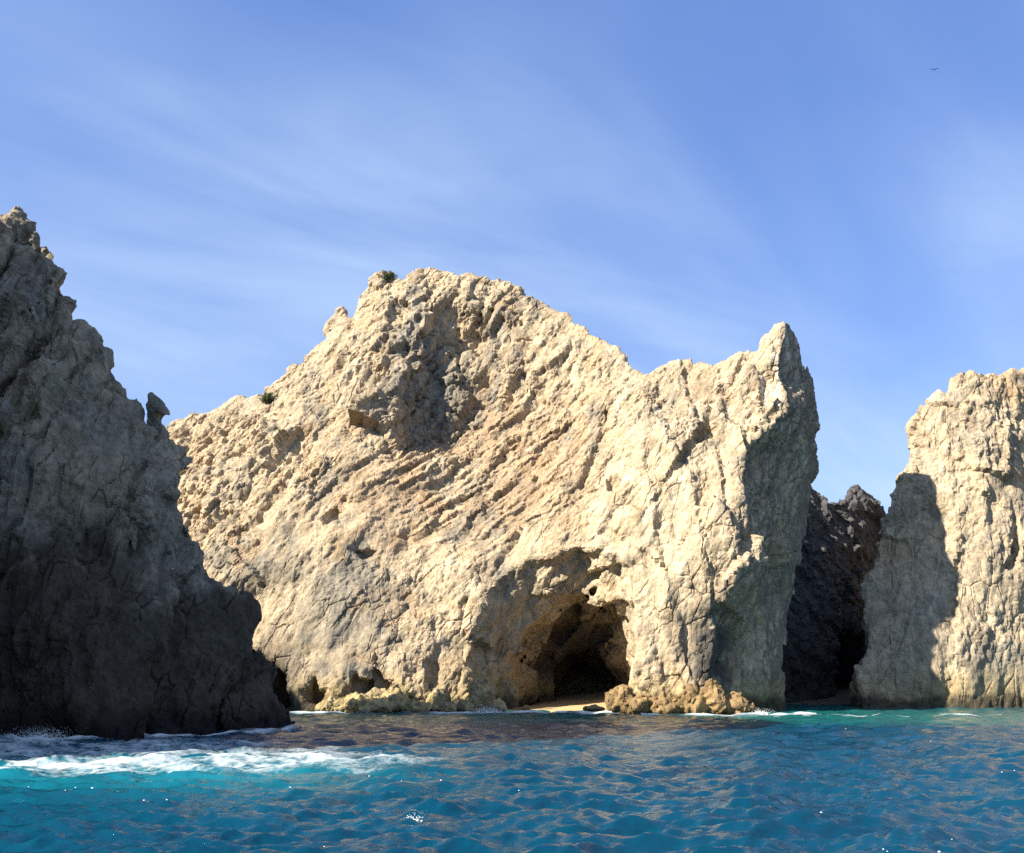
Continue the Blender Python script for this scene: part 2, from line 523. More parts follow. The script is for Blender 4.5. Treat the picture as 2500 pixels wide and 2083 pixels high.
# ------------------------------------------------------------------ rock builder
def relief_field(lo, hi, vox, front, outline, back, k=0.4, rnd_k=1.2, carve=None, jag=0.0, jfr=None, infl=0.3):
    """solid rock: front surface Y = front(X, Z), side outline in XZ that narrows with depth, back at Y = back"""
    xs = np.arange(lo[0], hi[0], vox); ys = np.arange(lo[1], hi[1], vox); zs = np.arange(lo[2], hi[2], vox)
    X2, Z2 = np.meshgrid(xs, zs, indexing='ij')
    Yf = front(X2, Z2).astype(np.float32)
    O2 = poly_sd(X2, Z2, outline).astype(np.float32)
    if jag:                                               # broken, blocky crest line
        PJ = np.stack([X2.ravel(), 0 * X2.ravel(), Z2.ravel()], 1).astype(np.float32)
        a1, b1, _, _ = plates(PJ, (2.2, 1.2, 1.2), 501, jfr, 0.5); a2, b2, _, _ = plates(PJ, (0.9, 0.6, 0.6), 502, jfr, 0.5)
        O2 = O2 + (jag * (0.6 * a1 + 0.6 * b1 + 0.3 * a2 + 0.3 * b2)).reshape(X2.shape).astype(np.float32)
    dep = ys[None, :, None].astype(np.float32) - Yf[:, None, :]
    f = smax(-dep, O2[:, None, :] - infl + k * np.maximum(dep, 0), rnd_k)
    f = smax(f, ys[None, :, None].astype(np.float32) - back, 2.0)
    if carve is not None:
        f = carve(f, xs[:, None, None].astype(np.float32), ys[None, :, None].astype(np.float32), zs[None, None, :].astype(np.float32))
    f = np.pad(f, 1, constant_values=5.0).astype(np.float32)
    return surface_nets(f, (lo[0] - vox, lo[1] - vox, lo[2] - vox), vox)

def icorock(seed, sub=1, flat=7):
    """angular stone of about unit radius: a sphere cut by random planes"""
    import bmesh
    bm = bmesh.new(); bmesh.ops.create_icosphere(bm, subdivisions=2, radius=1.0)
    rg = np.random.default_rng(seed)
    V = np.array([v.co for v in bm.verts])
    for _ in range(flat):
        n = rg.normal(size=3); n /= np.linalg.norm(n); d = rg.uniform(0.45, 0.8)
        h = V @ n - d
        V = V - np.maximum(h, 0)[:, None] * n
    V *= np.array([1.0, rg.uniform(0.7, 0.95), rg.uniform(0.55, 0.85)])
    V += rg.normal(size=V.shape) * 0.03
    for v, c in zip(bm.verts, V): v.co = c
    me = bpy.data.meshes.new('stone'); bm.to_mesh(me); bm.free()
    return me
STONES = {}
for mt, key in ((M_STONE, 'pale'), (M_DSTONE, 'grey'), (M_BSTONE, 'brown')):
    STONES[key] = []
    for s in range(7):
        me = icorock(s + 11); me.materials.append(mt); STONES[key].append(me)

def scatter(root, V, Q, weight, n, smin_, smax_, key, rg, name='stone', sink=0.25):
    """loose stones as children, each resting on the rock surface"""
    c = V[Q].mean(1); nrm = np.cross(V[Q[:, 2]] - V[Q[:, 0]], V[Q[:, 3]] - V[Q[:, 1]])
    ar = np.linalg.norm(nrm, axis=1); nrm /= ar[:, None] + 1e-9
    w = weight(c, nrm) * ar
    pick = rg.choice(len(c), n, p=w / w.sum(), replace=False)
    off = np.array(root.location)
    for i in pick:
        s = smin_ + (smax_ - smin_) * rg.random() ** 2.2
        o = bpy.data.objects.new(name, random.choice(STONES[key])); col.objects.link(o)
        o.parent = root
        o.location = c[i] - off + nrm[i] * s * sink
        o.rotation_euler = rg.uniform(0, 6.28, 3)
        o.scale = np.array([s, s, s]) * rg.uniform(0.75, 1.25, 3)

# ================================================================== central massif
OUT_C = [(250, 1010, 94), (380, 1078, 92), (410, 1022, 93), (458, 1006, 94), (512, 1010, 94.5), (571, 979, 95), (619, 974, 95), (660, 988, 95),
         (679, 952, 95), (714, 917, 95), (762, 875, 95), (795, 839, 94), (800, 792, 94), (832, 756, 94), (843, 774, 94), (863, 780, 94),
         (878, 750, 94), (895, 696, 94), (917, 668, 94), (952, 672, 94), (982, 682, 94), (1000, 675, 94), (1012, 665, 94), (1033, 657, 94), (1060, 647, 94),
         (1089, 655, 94), (1110, 678, 94), (1137, 672, 94), (1172, 669, 94), (1202, 678, 94), (1244, 690, 94), (1268, 714, 94), (1276, 738, 94),
         (1303, 732, 94), (1345, 752, 93), (1392, 779, 93), (1410, 809, 92.5), (1458, 839, 92), (1512, 881, 91), (1536, 910, 90), (1560, 917, 89.5),
         (1571, 940, 89), (1595, 917, 88), (1625, 895, 87), (1649, 883, 86.5), (1679, 890, 86), (1738, 902, 85), (1774, 880, 84), (1815, 855, 83),
         (1845, 848, 82.5), (1880, 815, 82), (1905, 795, 82), (1921, 788, 82), (1938, 815, 83), (1957, 853, 84), (1977, 923, 86), (1989, 962, 87), (1991, 1000, 87),
         (1988, 1070, 87), (1997, 1117, 87), (1993, 1160, 87), (1973, 1195, 87), (1963, 1226, 86), (1972, 1261, 86), (1972, 1307, 86), (1953, 1359, 85.5),
         (1937, 1404, 85), (1929, 1477, 84.5), (1932, 1533, 84), (1914, 1602, 83), (1916, 1735, 82), (1916, 2600, 82), (250, 2600, 82)]
FR_C = [(350, 1740, 80), (520, 1739, 79.5), (700, 1738, 78), (800, 1740, 77), (950, 1738, 77), (1100, 1738, 77.5), (1250, 1738, 78.5), (1550, 1742, 75.5), (1700, 1742, 73.8), (1830, 1740, 73.5),
        (350, 1500, 85), (600, 1500, 81.5), (700, 1560, 79.5), (820, 1480, 79), (1000, 1500, 79.8), (1150, 1500, 79.8), (1300, 1480, 79.5), (1550, 1500, 77), (1700, 1500, 75), (1800, 1500, 74.5),
        (350, 1300, 89), (550, 1300, 85), (800, 1300, 82.5), (1000, 1300, 83.5), (1200, 1330, 83), (1400, 1300, 80), (1550, 1300, 77.8), (1700, 1300, 76), (1830, 1300, 75),
        (420, 1100, 92), (600, 1100, 89), (800, 1100, 86), (950, 1130, 86), (1200, 1130, 87.5), (1400, 1100, 84.5), (1550, 1100, 80.5), (1700, 1100, 78.5), (1830, 1100, 77),
        (700, 930, 93), (900, 900, 89.5), (1100, 900, 90), (1300, 900, 90), (1450, 920, 87.5), (1600, 960, 85), (1750, 930, 82.5), (1930, 930, 78.5),
        (850, 780, 93), (1000, 760, 92), (1200, 760, 91.5), (1350, 800, 91.5), (1915, 800, 81), (950, 670, 94), (1070, 655, 94), (1250, 690, 94), (440, 1020, 94), (560, 990, 95),
        (2000, 1100, 77), (2000, 1400, 75.5), (2000, 1740, 74)]
# right-hand wall of the buttress, turned away from the sun
FR_CR = [(1907, 800, 80.5), (1955, 860, 85), (1910, 905, 79), (1986, 960, 87), (1938, 945, 79.3), (1944, 1005, 79.5), (1995, 1100, 88), (1880, 1080, 78.5), (1818, 1121, 77.2),
         (1808, 1200, 76.4), (1968, 1260, 86.5), (1804, 1260, 75.8), (1797, 1330, 75.2), (1950, 1360, 85.5), (1786, 1404, 75), (1930, 1480, 84.5), (1770, 1465, 74.6), (1700, 1485, 74.7),
         (1684, 1560, 74.3), (1912, 1600, 83.5), (1700, 1640, 74.2), (1914, 1735, 82.5), (1740, 1735, 73.6),
         (1620, 1000, 70), (1620, 1150, 68), (1600, 1350, 66), (1780, 900, 72), (1560, 1600, 66)]
tc, tcr = tps(FR_C), tps(FR_CR)
P_REC = pxpoly([(800, 640), (1080, 660), (1230, 720), (1260, 860), (1270, 980), (1230, 1090), (1130, 1160), (800, 1190)], 90)
REC_L = np.array([at(945, 1200, 87), at(943, 1100, 87.5), at(945, 1000, 88.5), (at(985, 900, 89.5)), at(1020, 815, 90.5), at(1070, 720, 92)])
P_GUL = pxpoly([(1480, 980), (1505, 1010), (1480, 1110), (1420, 1230), (1400, 1210), (1450, 1090)], 84)
P_ALC = pxpoly([(1150, 1900), (1145, 1560), (1172, 1440), (1210, 1405), (1280, 1362), (1370, 1340), (1470, 1355), (1570, 1390), (1650, 1470), (1680, 1900)], 79)
ALC_R = np.array([at(1490, 1285, 78), at(1512, 1340, 78), at(1537, 1420, 77.5), at(1550, 1500, 77), at(1556, 1600, 76.5), at(1552, 1900, 76)])[::-1]
def front_c(X, Z):
    f = tc(X, Z); r = tcr(X, Z)
    r = np.maximum(r, f - 6)
    Y = smax(f, r, 0.7)
    d = -poly_sd(X, Z, P_REC)                            # grey recess: sharp crease on its left, easing out on the right
    xl = np.interp(Z, REC_L[:, 2], REC_L[:, 0])
    Y = Y + np.clip((X - xl) * 1.6, 0, 2.7) * sstep(0, 3.4, d)
    Y = Y + np.clip(-poly_sd(X, Z, P_GUL), 0, 0.6) * 2.0
    PJ = np.stack([X.ravel(), 0 * X.ravel(), Z.ravel()], 1).astype(np.float32)
    a1, b1, _, _ = plates(PJ, (2.4, 1.5, 1.5), 511, frame((0.6, 0, 0.8)), 0.3)
    j = (0.35 * a1 + 0.35 * b1).reshape(X.shape)
    da = -poly_sd(X, Z, P_ALC) + j
    xr = np.interp(Z, ALC_R[:, 2], ALC_R[:, 0]) + 0.35 * j
    Y = Y + (np.clip(da, 0, 4.2) * 0.85 + np.clip(da, 0, 0.3) * 1.2) * sstep(0.0, 0.5, xr - X)
    return Y
def ell(x, y, z, c, r):
    q = np.sqrt(((x - c[0]) / r[0]) ** 2 + ((y - c[1]) / r[1]) ** 2 + ((z - c[2]) / r[2]) ** 2)
    return (q - 1) * min(r)
def carve_c(f, x, y, z):
    # the sea cave at the back of the alcove
    c = at(1432, 1700, 81.5)
    w = 0.4 * np.sin(y * 0.9 + z * 0.7) * np.sin(x * 0.8 + 1.3) + 0.2 * np.sin(z * 1.3 + y * 0.6)
    ca = ell(x + w - 0.12 * (z - 5), y, z + 0.3 * np.abs(w), (c[0] - 0.2, 84.0, 0.0), (5.4, 8.4, 9.7))
    XX, ZZ = np.meshgrid(x.ravel(), z.ravel(), indexing='ij')
    PJ = np.stack([XX.ravel(), 0 * XX.ravel(), ZZ.ravel()], 1).astype(np.float32)
    a1, b1, _, _ = plates(PJ, (3.0, 1.8, 1.5), 521, frame((0.8, 0, 0.55)), 0.25); a2, b2, _, _ = plates(PJ, (1.3, 0.8, 0.8), 522, frame((0.7, 0, 0.7)), 0.25)
    ca = ca + (0.35 * a1 + 0.45 * b1 + 0.15 * a2 + 0.15 * b2).reshape(XX.shape)[:, None, :].astype(np.float32)
    ca = smax(ca, (x - c[0] - 4.1) + 0.10 * z + 0.3 * w, 0.3)
    ca = smin(ca, ell(x + w, y, z, (c[0] + 0.5, 91, -0.5), (3.3, 12.5, 6.0)), 0.3)
    f = smax(f, -ca, 0.35)
    # cave at the left foot and smaller holes
    c = at(700, 1735, 79.0)
    w = 0.55 * np.sin(z * 1.1 + y * 0.5) + 0.4 * np.sin(z * 2.3 + x * 1.7) + 0.3 * np.sin(y * 1.9 + x)
    ca = ell(x + 0.42 * z + w, y, z + 0.4 * w, (c[0] - 0.9, 79.0, 0.0), (2.3, 4.5, 5.6))
    f = smax(f, -ca, 0.3)
    # small hollows sunk into the face
    for px, py, r in ((905, 1682, (1.8, 2.2, 1.25)), (768, 1695, (0.9, 1.5, 1.2)), (1060, 1650, (0.5, 1.0, 1.3)), (808, 1262, (0.85, 0.9, 0.7)), (893, 1352, (0.95, 0.9, 0.42)), (1500, 1175, (0.6, 0.9, 1.1)), (985, 1710, (0.7, 1.0, 0.6))):
        D = 80.0
        for _ in range(6):
            q = at(px, py, D); D = float(front_c(q[[0]], q[[2]])[0])
        f = smax(f, -ell(x, y + 0.2 * np.sin(3 * x), z + 0.15 * np.sin(4 * x + y), (q[0], D + 0.1, q[2]), r), 0.15)
    return f
VOX_C = 0.315
V, Q = relief_field((-35, 70, -1.2), (30, 112, 46), VOX_C, front_c, pxpoly(OUT_C), 110.0, 0.45, 0.55, carve_c, 0.42, frame((0.45, 0, 0.9)))
Vf = V.astype(np.float32)
def region_c(V):
    """soft weights of the differently jointed zones"""
    rib = blob(V, at(1180, 1130, 86), (9.0, 30, 6.5)); rib = np.clip(rib * 1.9, 0, 1)
    slab = np.clip(blob(V, at(1400, 1060, 85), (5.0, 30, 9.5)) * 1.8, 0, 1)
    rub = np.clip(blob(V, at(520, 1170, 90), (10, 30, 7.5)) * 1.7, 0, 1)
    but = sstep(8.5, 11.5, V[:, 0] - 0.12 * (V[:, 2] - 10))
    smooth_wall = np.clip(blob(V, at(840, 1500, 79.5), (5.5, 30, 5.5)) * 1.6, 0, 1)
    pillar = np.clip(blob(V, at(1600, 1300, 77.5), (4.0, 30, 8)) * 1.6, 0, 1)
    sad = np.clip(blob(V, at(1680, 980, 83), (7, 30, 4)) * 1.7, 0, 1)
    alc = np.clip(blob(V, at(1330, 1600, 80), (6.0, 12, 9)) * 1.6, 0, 1)
    return rib, slab, rub, but, smooth_wall, pillar, sad, alc
FR_RIB = frame((-0.80, -0.15, -0.58)); FR_SLAB = frame((-0.50, -0.25, -0.83)); FR_VERT = frame((0.12, 0.05, 1.0)); FR_DIA = frame((0.55, -0.2, 0.8))
rib, slab, rub, but, smw, pil, sad, alc = region_c(Vf)
N0 = vnormals(V, Q, 6)
h1, _ = blocks(Vf, (6.5, 4.4, 3.8), 33, FR_DIA, 0.8, 1.3, 2.6, 0.36)
s2, t2, e2, _ = (lambda h: (h[0], 0, 0, 0))(blocks(Vf, (3.4, 2.0, 1.8), 4, FR_SLAB, 0.30, 0.45, 1.3, 0.34))
s3, t3, e3, _ = plates(Vf, (7.0, 1.6, 1.35), 5, FR_RIB, 0.6)
calm = 1 - 0.55 * np.maximum(smw, np.maximum(pil, 0.3 * alc))
rm = np.clip(0.62 + 1.5 * fbm(Vf, 0.11, 3, 14), 0.2, 1.25)
edge_d = sstep(0.2, 3.0, -poly_sd(V[:, 0], V[:, 2], pxpoly(OUT_C))) * 0.6 + 0.4
A_RIB, A_SLAB, A_BUT = (0.60, 0.1, -0.80), (0.86, 0.1, -0.50), (1.0, 0.0, 0.12)
g1 = slabs(Vf, A_SLAB, 3.0, 601, 0.55, 0.13); g2 = slabs(Vf, A_RIB, 2.3, 602, 0.6, 0.16); g3 = slabs(Vf, A_BUT, 2.6, 603, 0.5, 0.15)
zone_s = np.clip(1.2 - rib - but - rub - smw, 0, 1)
d = calm * h1 * (1 - 0.6 * rib) + calm * (1 - 0.8 * rib) * (0.35 + 0.65 * rm) * s2 + rib * (0.18 * s3 + 0.15 * t3)
d = d + 1.1 * np.maximum(0.35 * zone_s * rm, slab) * g1 * (1 - 0.5 * rib) + 0.65 * rib * g2 * np.clip(0.7 + 1.6 * fbm(Vf, 0.25, 3, 25), 0.1, 1.4) + 0.5 * but * g3
crag = np.clip(blob(Vf, at(1130, 850, 90), (7.5, 30, 8.5)) * 1.9, 0, 1)
s9, t9, e9, _ = plates(Vf, (4.2, 1.7, 1.4), 16, frame((0.50, -0.25, 0.85)), 0.4)
d = d * (1 - 0.5 * crag) + crag * (0.55 * s9 + 0.45 * t9 - 0.45 * np.exp(-(e9 / 0.08) ** 2))
d = (d + 0.3 * fbm(Vf, 0.22, 2, 8)) * edge_d
V = V + N0 * d[:, None]
V, Q = refine(V, Q)
Vf = V.astype(np.float32)
rib, slab, rub, but, smw, pil, sad, alc = region_c(Vf)
N1 = vnormals(V, Q, 3)
s4, tone4 = blocks(Vf, (2.4, 1.0, 0.85), 6, FR_SLAB, 0.16, 0.20, 0.7, 0.36)
s5, tone5 = blocks(Vf, (1.25, 0.9, 0.85), 7, FR_DIA, 0.15, 0.20, 0.8, 0.36)
s5b, tone5b = blocks(Vf, (2.3, 1.0, 0.85), 17, FR_VERT, 0.15, 0.20, 0.8, 0.36)
s7, t7, e7, tone7 = plates(Vf, (3.4, 0.62, 0.5), 10, FR_RIB, 0.9)
sl = np.clip(slab - rib * 0.7, 0, 1)
rm = np.clip(0.55 + 1.7 * fbm(Vf, 0.16, 3, 15) + 0.5 * rub + 0.35 * sad, 0.12, 1.3) * (1 - 0.45 * pil) * (1 - 0.45 * alc)
g4 = slabs(Vf, A_SLAB, 0.95, 604, 0.9, 0.35); g5 = slabs(Vf, A_RIB, 0.72, 605, 1.0, 0.35, 0.25); g6 = slabs(Vf, A_BUT, 0.9, 606, 0.8, 0.35)
ziso = np.clip(rub + sad + 0.4, 0, 1) * (1 - 0.7 * but)
d = sl * (s4 + 0.16 * g4) + (1 - sl) * (1 - rib) * (0.35 + 0.65 * rm) * (ziso * s5 + (1 - ziso) * (s5b + 0.06 * g6 * but)) + rib * (0.06 * s7 + 0.08 * t7 + 0.28 * g5 * np.clip(0.7 + 1.6 * fbm(Vf, 0.5, 3, 26), 0.1, 1.4))
d += rub * 0.6 * s5
V = V + N1 * d[:, None]
V, Q, ex = refine(V, Q, np.stack([rm, tone4, tone5, tone5b], 1), lambda V: (V[:, 0] / V[:, 1] < -0.33 + 0.004 * (16 - V[:, 2])) & (V[:, 2] < 19))
rm, tone4, tone5, tone5b = ex.T
Vf = V.astype(np.float32)
rib, slab, rub, but, smw, pil, sad, alc = region_c(Vf)
N1 = vnormals(V, Q, 2)
s6, tone6 = blocks(Vf, (0.66, 0.46, 0.42), 9, FR_DIA, 0.05, 0.10, 0.32, 0.34)
s8, t8, e8, tone8 = plates(Vf, (3.4, 1.5, 1.3), 12, FR_SLAB, 0.15)
s9, t9, e9, tone9 = plates(Vf, (2.2, 1.1, 1.0), 13, FR_VERT, 0.15)
d = s6 * (0.25 + 0.85 * rm) * (1 - 0.4 * smw) + 0.02 * fbm(Vf, 2.0, 2, 20)
cm = np.clip(0.25 + 2.2 * fbm(Vf, 0.3, 4, 27), 0, 1); cm2 = np.clip(0.05 + 2.2 * fbm(Vf, 0.35, 4, 28), 0, 1)
d -= 0.17 * np.exp(-(e8 / 0.03) ** 2) * (1 - 0.7 * rib) * cm + 0.13 * np.exp(-(e9 / 0.04) ** 2) * np.clip(but + smw + 0.2, 0, 1) * (1 - rib) * cm2
V = V + N1 * d[:, None]
Vf = V.astype(np.float32)
N1 = vnormals(V, Q, 2)
big = fbm(Vf, 0.12, 4, 30); mid = fbm(Vf, 0.5, 4, 33)
tone = 0.30 * (tone5 - 0.5) + 0.25 * (tone6 - 0.5) + 0.3 * (tone8 - 0.5) + 0.3 * (tone4 - 0.5)
patch = fbm(Vf * np.array([1, 1, 0.6], np.float32), 0.28, 5, 36, 0.6)
C = np.tile(CREAM, (len(V), 1))
C = mixc(C, PALE, np.clip(0.9 * pil + 0.5 * blob(Vf, at(1560, 1180, 79), (3, 30, 7)), 0, 1))
C = mixc(C, PINK, np.clip(rib * 0.8 + 0.35 * sstep(0.1, 0.5, big), 0, 1) * (1 - 0.6 * pil))
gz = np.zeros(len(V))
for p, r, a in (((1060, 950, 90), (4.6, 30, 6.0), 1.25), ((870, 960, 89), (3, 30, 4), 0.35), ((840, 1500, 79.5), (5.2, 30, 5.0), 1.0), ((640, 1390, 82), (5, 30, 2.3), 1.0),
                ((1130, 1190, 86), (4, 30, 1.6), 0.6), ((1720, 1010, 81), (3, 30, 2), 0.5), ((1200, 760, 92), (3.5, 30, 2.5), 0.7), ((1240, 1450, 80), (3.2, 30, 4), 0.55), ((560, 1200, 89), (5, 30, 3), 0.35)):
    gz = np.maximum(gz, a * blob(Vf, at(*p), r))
rightwall = sstep(0.35, 0.75, N1[:, 0]) * but  # shaded side of the buttress: faces turned right get a darker colour
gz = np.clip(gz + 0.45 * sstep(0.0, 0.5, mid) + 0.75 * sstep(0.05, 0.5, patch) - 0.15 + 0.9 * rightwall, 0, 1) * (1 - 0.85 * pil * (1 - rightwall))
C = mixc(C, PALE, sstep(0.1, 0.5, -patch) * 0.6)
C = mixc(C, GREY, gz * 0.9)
patch2 = fbm(Vf * np.array([1, 1, 0.7], np.float32), 0.45, 5, 38, 0.62)
C = mixc(C, OCHRE, sstep(0.08, 0.55, patch2) * 0.5 * (1 - rightwall))
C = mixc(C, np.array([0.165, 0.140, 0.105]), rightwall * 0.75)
stv = fbm(Vf * np.array([1.0, 1.0, 0.09], np.float32), 0.9, 5, 39, 0.6)
C = mixc(C, np.array([0.21, 0.165, 0.115]), sstep(0.12, 0.5, stv) * 0.6 * np.clip(0.35 + but + 0.6 * alc, 0, 1))
C = mixc(C, np.array([0.56, 0.53, 0.46]), sstep(0.2, 0.5, fbm(Vf * np.array([1.0, 1.0, 0.15], np.float32), 1.1, 4, 44, 0.6)) * 0.8 * np.clip(2.0 * blob(Vf, at(1905, 960, 80), (2.0, 30, 6)) + blob(Vf, at(1640, 1020, 83), (5, 30, 2)), 0, 1))
C = mixc(C, np.array([0.25, 0.175, 0.09]), np.clip(blob(Vf, at(1250, 1690, 79), (5.5, 14, 3.2)) * 0.9, 0, 1))
cv_in = sstep(86.5, 91.0, V[:, 1]) * (np.abs(V[:, 0] - 5.5) < 5.5) * sstep(12, 9, V[:, 2])  # shade inside the sea cave put into the colour, darker with depth
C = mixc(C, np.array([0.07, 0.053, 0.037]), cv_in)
low = sstep(3.4, 0.4, V[:, 2] + 1.2 * mid)
C = mixc(C, YELL, low * 0.75)
C = mixc(C, np.array([0.055, 0.046, 0.030]), sstep(1.5, 0.5, V[:, 2] + 0.8 * mid) * 0.9)
stain = blob(Vf, at(1755, 1610, 74.5), (2.1, 6, 3.8))
C = mixc(C, np.array([0.065, 0.062, 0.055]), np.clip(stain * 1.6 * sstep(-0.35, 0.2, mid), 0, 0.95))
C = mixc(C, np.array([0.06, 0.054, 0.045]), np.clip(1.5 * blob(Vf, at(640, 1740, 80), (3.2, 9, 5.0)), 0, 0.85))  # shade in and round the left foot cave, painted as a dark patch
C = C * (1 + tone * 0.55)[:, None]
fc = V[Q].mean(1)
zs_ = fc[:, 2]; xs_ = fc[:, 0]
pid = np.where(xs_ > 9.6 + 0.12 * (zs_ - 10), 3, np.where(zs_ > 19.5 + 0.35 * np.abs(xs_ + 6), 0, np.where(xs_ < -13.5 - 0.1 * zs_, 1, np.where((zs_ > 11.0), 2, np.where(xs_ > -3.2, 4, 5)))))
pid = np.where((fc[:, 1] > 96.5) & ~((np.abs(xs_ - 5.5) < 7) & (zs_ < 9)), 6, pid)
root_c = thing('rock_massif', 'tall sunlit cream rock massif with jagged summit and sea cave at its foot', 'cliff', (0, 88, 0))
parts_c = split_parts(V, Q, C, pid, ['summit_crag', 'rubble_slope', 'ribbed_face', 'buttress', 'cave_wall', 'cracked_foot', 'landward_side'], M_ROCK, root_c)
rg = np.random.default_rng(5)
scatter(parts_c['rubble_slope'], V, Q[pid == 1], lambda c, n: (n[:, 1] < 0) * np.clip(n[:, 2] + 0.5, 0, 1) * (c[:, 2] > 9), 280, 0.16, 0.85, 'pale', rg)
scatter(parts_c['summit_crag'], V, Q[pid == 0], lambda c, n: (n[:, 1] < 0.3) * np.clip(n[:, 2] + 0.1, 0, 1) ** 2, 90, 0.15, 0.6, 'pale', rg)
scatter(parts_c['buttress'], V, Q[pid == 3], lambda c, n: (n[:, 1] < 0.1) * np.clip(n[:, 2] - 0.1, 0, 1) * (c[:, 2] > 15), 110, 0.14, 0.5, 'pale', rg)
scatter(parts_c['cracked_foot'], V, Q[pid == 5], lambda c, n: (n[:, 1] < 0) * np.clip(n[:, 2] + 0.2, 0, 1) * (c[:, 2] < 9) * (c[:, 2] > 0.3), 70, 0.2, 0.75, 'pale', rg)

shore_w = lambda c, n: (n[:, 1] < 0.1) * (c[:, 2] < 0.9) * (c[:, 2] > 0.0) * (c[:, 1] < 84)
scatter(parts_c['cracked_foot'], V, Q[pid == 5], shore_w, 26, 0.2, 0.6, 'brown', rg, 'boulder', 0.2)
scatter(parts_c['cave_wall'], V, Q[pid == 4], shore_w, 22, 0.18, 0.55, 'brown', rg, 'boulder', 0.2)
# ================================================================== left cliff in shade
OUT_L = [(-700, 430, 56), (-60, 470, 56), (0, 494, 56), (6, 510, 56), (28, 510, 56), (52, 526, 56), (54, 540, 56), (78, 544, 56), (86, 566, 56), (98, 578, 56), (98, 590, 56), (120, 600, 55.5),
         (132, 626, 55.5), (134, 646, 55.5), (146, 654, 55), (145, 698, 55), (160, 714, 55), (176, 750, 55), (174, 794, 55), (170, 815, 55), (182, 822, 55), (186, 844, 55), (190, 826, 55),
         (204, 822, 55), (240, 830, 55), (256, 858, 55), (262, 880, 55), (256, 926, 55), (250, 936, 55), (276, 928, 55), (282, 942, 55), (294, 960, 55), (308, 957, 55), (316, 970, 55), (326, 978, 55),
         (340, 968, 55), (348, 982, 55), (356, 994, 55), (360, 1026, 55), (374, 1045, 55), (392, 1062, 55), (380, 1078, 55), (394, 1096, 55), (432, 1092, 55), (448, 1106, 55), (467, 1120, 55), (468, 1150, 55),
         (463, 1207, 55), (476, 1271, 55), (489, 1306, 55), (493, 1357, 55), (531, 1396, 56), (557, 1430, 56.5), (600, 1462, 57), (622, 1500, 57.5), (614, 1570, 58), (634, 1598, 58.5), (665, 1606, 59),
         (677, 1622, 59), (681, 1690, 59), (703, 1734, 59), (717, 1772, 59), (735, 1850, 59), (760, 2600, 59), (-700, 2600, 59)]
FR_L = [(-250, 1800, 47), (0, 1796, 47.3), (150, 1801, 46.5), (270, 1806, 45.8), (400, 1796, 48), (550, 1786, 52), (650, 1778, 55), (715, 1770, 58.5),
        (-250, 1400, 48), (0, 1400, 48), (150, 1400, 48), (260, 1400, 49), (335, 1400, 51.5), (400, 1480, 49.5), (500, 1500, 53), (600, 1600, 56),
        (0, 1100, 50), (200, 1100, 50.3), (335, 1150, 52.8), (400, 1150, 51.6), (455, 1150, 54), (-250, 1100, 50), (400, 1300, 51.4), (470, 1350, 54),
        (0, 900, 51.5), (150, 900, 52), (245, 900, 54), (330, 1000, 54), (0, 600, 54), (110, 640, 55), (-250, 700, 52.5), (0, 510, 55.5), (-250, 500, 55)]
tl = tps(FR_L)
P_G1 = pxpoly([(325, 1120), (345, 1125), (345, 1300), (342, 1420), (332, 1420), (326, 1300)], 52)
P_G2 = pxpoly([(170, 820), (186, 850), (150, 960), (110, 1060), (95, 1060), (130, 950)], 52)
P_G3 = pxpoly([(75, 640), (95, 660), (70, 760), (95, 860), (60, 1000), (45, 980), (70, 850), (50, 760)], 53)
def front_l(X, Z):
    Y = tl(X, Z)
    for p, a in ((P_G1, 2.5), (P_G2, 2.0), (P_G3, 2.5)):
        Y = Y + np.clip(-poly_sd(X, Z, p) + 0.1, 0, 0.35) * a
    return Y
V, Q = relief_field((-31, 43, -1.0), (-10.5, 66, 33.5), 0.26, front_l, pxpoly(OUT_L), 64.0, 0.5, 0.5, None, 0.10, frame((0.2, 0, 1.0)))
Vf = V.astype(np.float32)
N0 = vnormals(V, Q, 5)
FR_LV = frame((0.18, 0.1, 1.0))
h1, _ = blocks(Vf, (5.0, 2.6, 2.3), 41, FR_LV, 0.45, 0.7, 2.2, 0.38)
up = sstep(11, 19, V[:, 2])
rm = np.clip(0.7 + 1.2 * fbm(Vf, 0.2, 3, 49), 0.25, 1.2)
gl = slabs(Vf, (1.0, 0.2, -0.12), 3.1, 611, 0.35, 0.10, 0.14); gl2 = slabs(Vf, (1.0, 0.1, 0.15), 1.3, 612, 0.6, 0.25, 0.16)
d = 1.15 * gl + 0.4 * gl2 * rm + h1
d *= 0.55 + 0.45 * sstep(0.0, 2.0, -poly_sd(V[:, 0], V[:, 2], pxpoly(OUT_L))) + 0.0
V = V + N0 * d[:, None]
V, Q = refine(V, Q)
Vf = V.astype(np.float32)
N1 = vnormals(V, Q, 3)
up = sstep(11, 19, V[:, 2])
rm = np.clip(0.6 + 1.4 * fbm(Vf, 0.25, 3, 50), 0.15, 1.2)
h2, tone6 = blocks(Vf, (2.7, 1.5, 1.35), 42, FR_LV, 0.30, 0.42, 1.3, 0.34)
V = V + N1 * (((0.3 + 0.7 * np.maximum(rm, up)) * h2) + 0.10 * rm * slabs(Vf, (1.0, 0.1, -0.2), 0.8, 613, 0.8, 0.4))[:, None]
V, Q, ex = refine(V, Q, np.stack([rm, tone6], 1))
rm, tone6 = ex.T
Vf = V.astype(np.float32)
N1 = vnormals(V, Q, 2)
s4, tone4 = blocks(Vf, (1.25, 0.7, 0.62), 43, FR_LV, 0.09, 0.17, 0.55, 0.36)
s5, tone5 = blocks(Vf, (0.42, 0.28, 0.26), 44, FR_LV, 0.025, 0.05, 0.16, 0.34)
s6, t6, e6, _ = plates(Vf, (4.0, 1.3, 1.1), 45, FR_LV, 0.2)
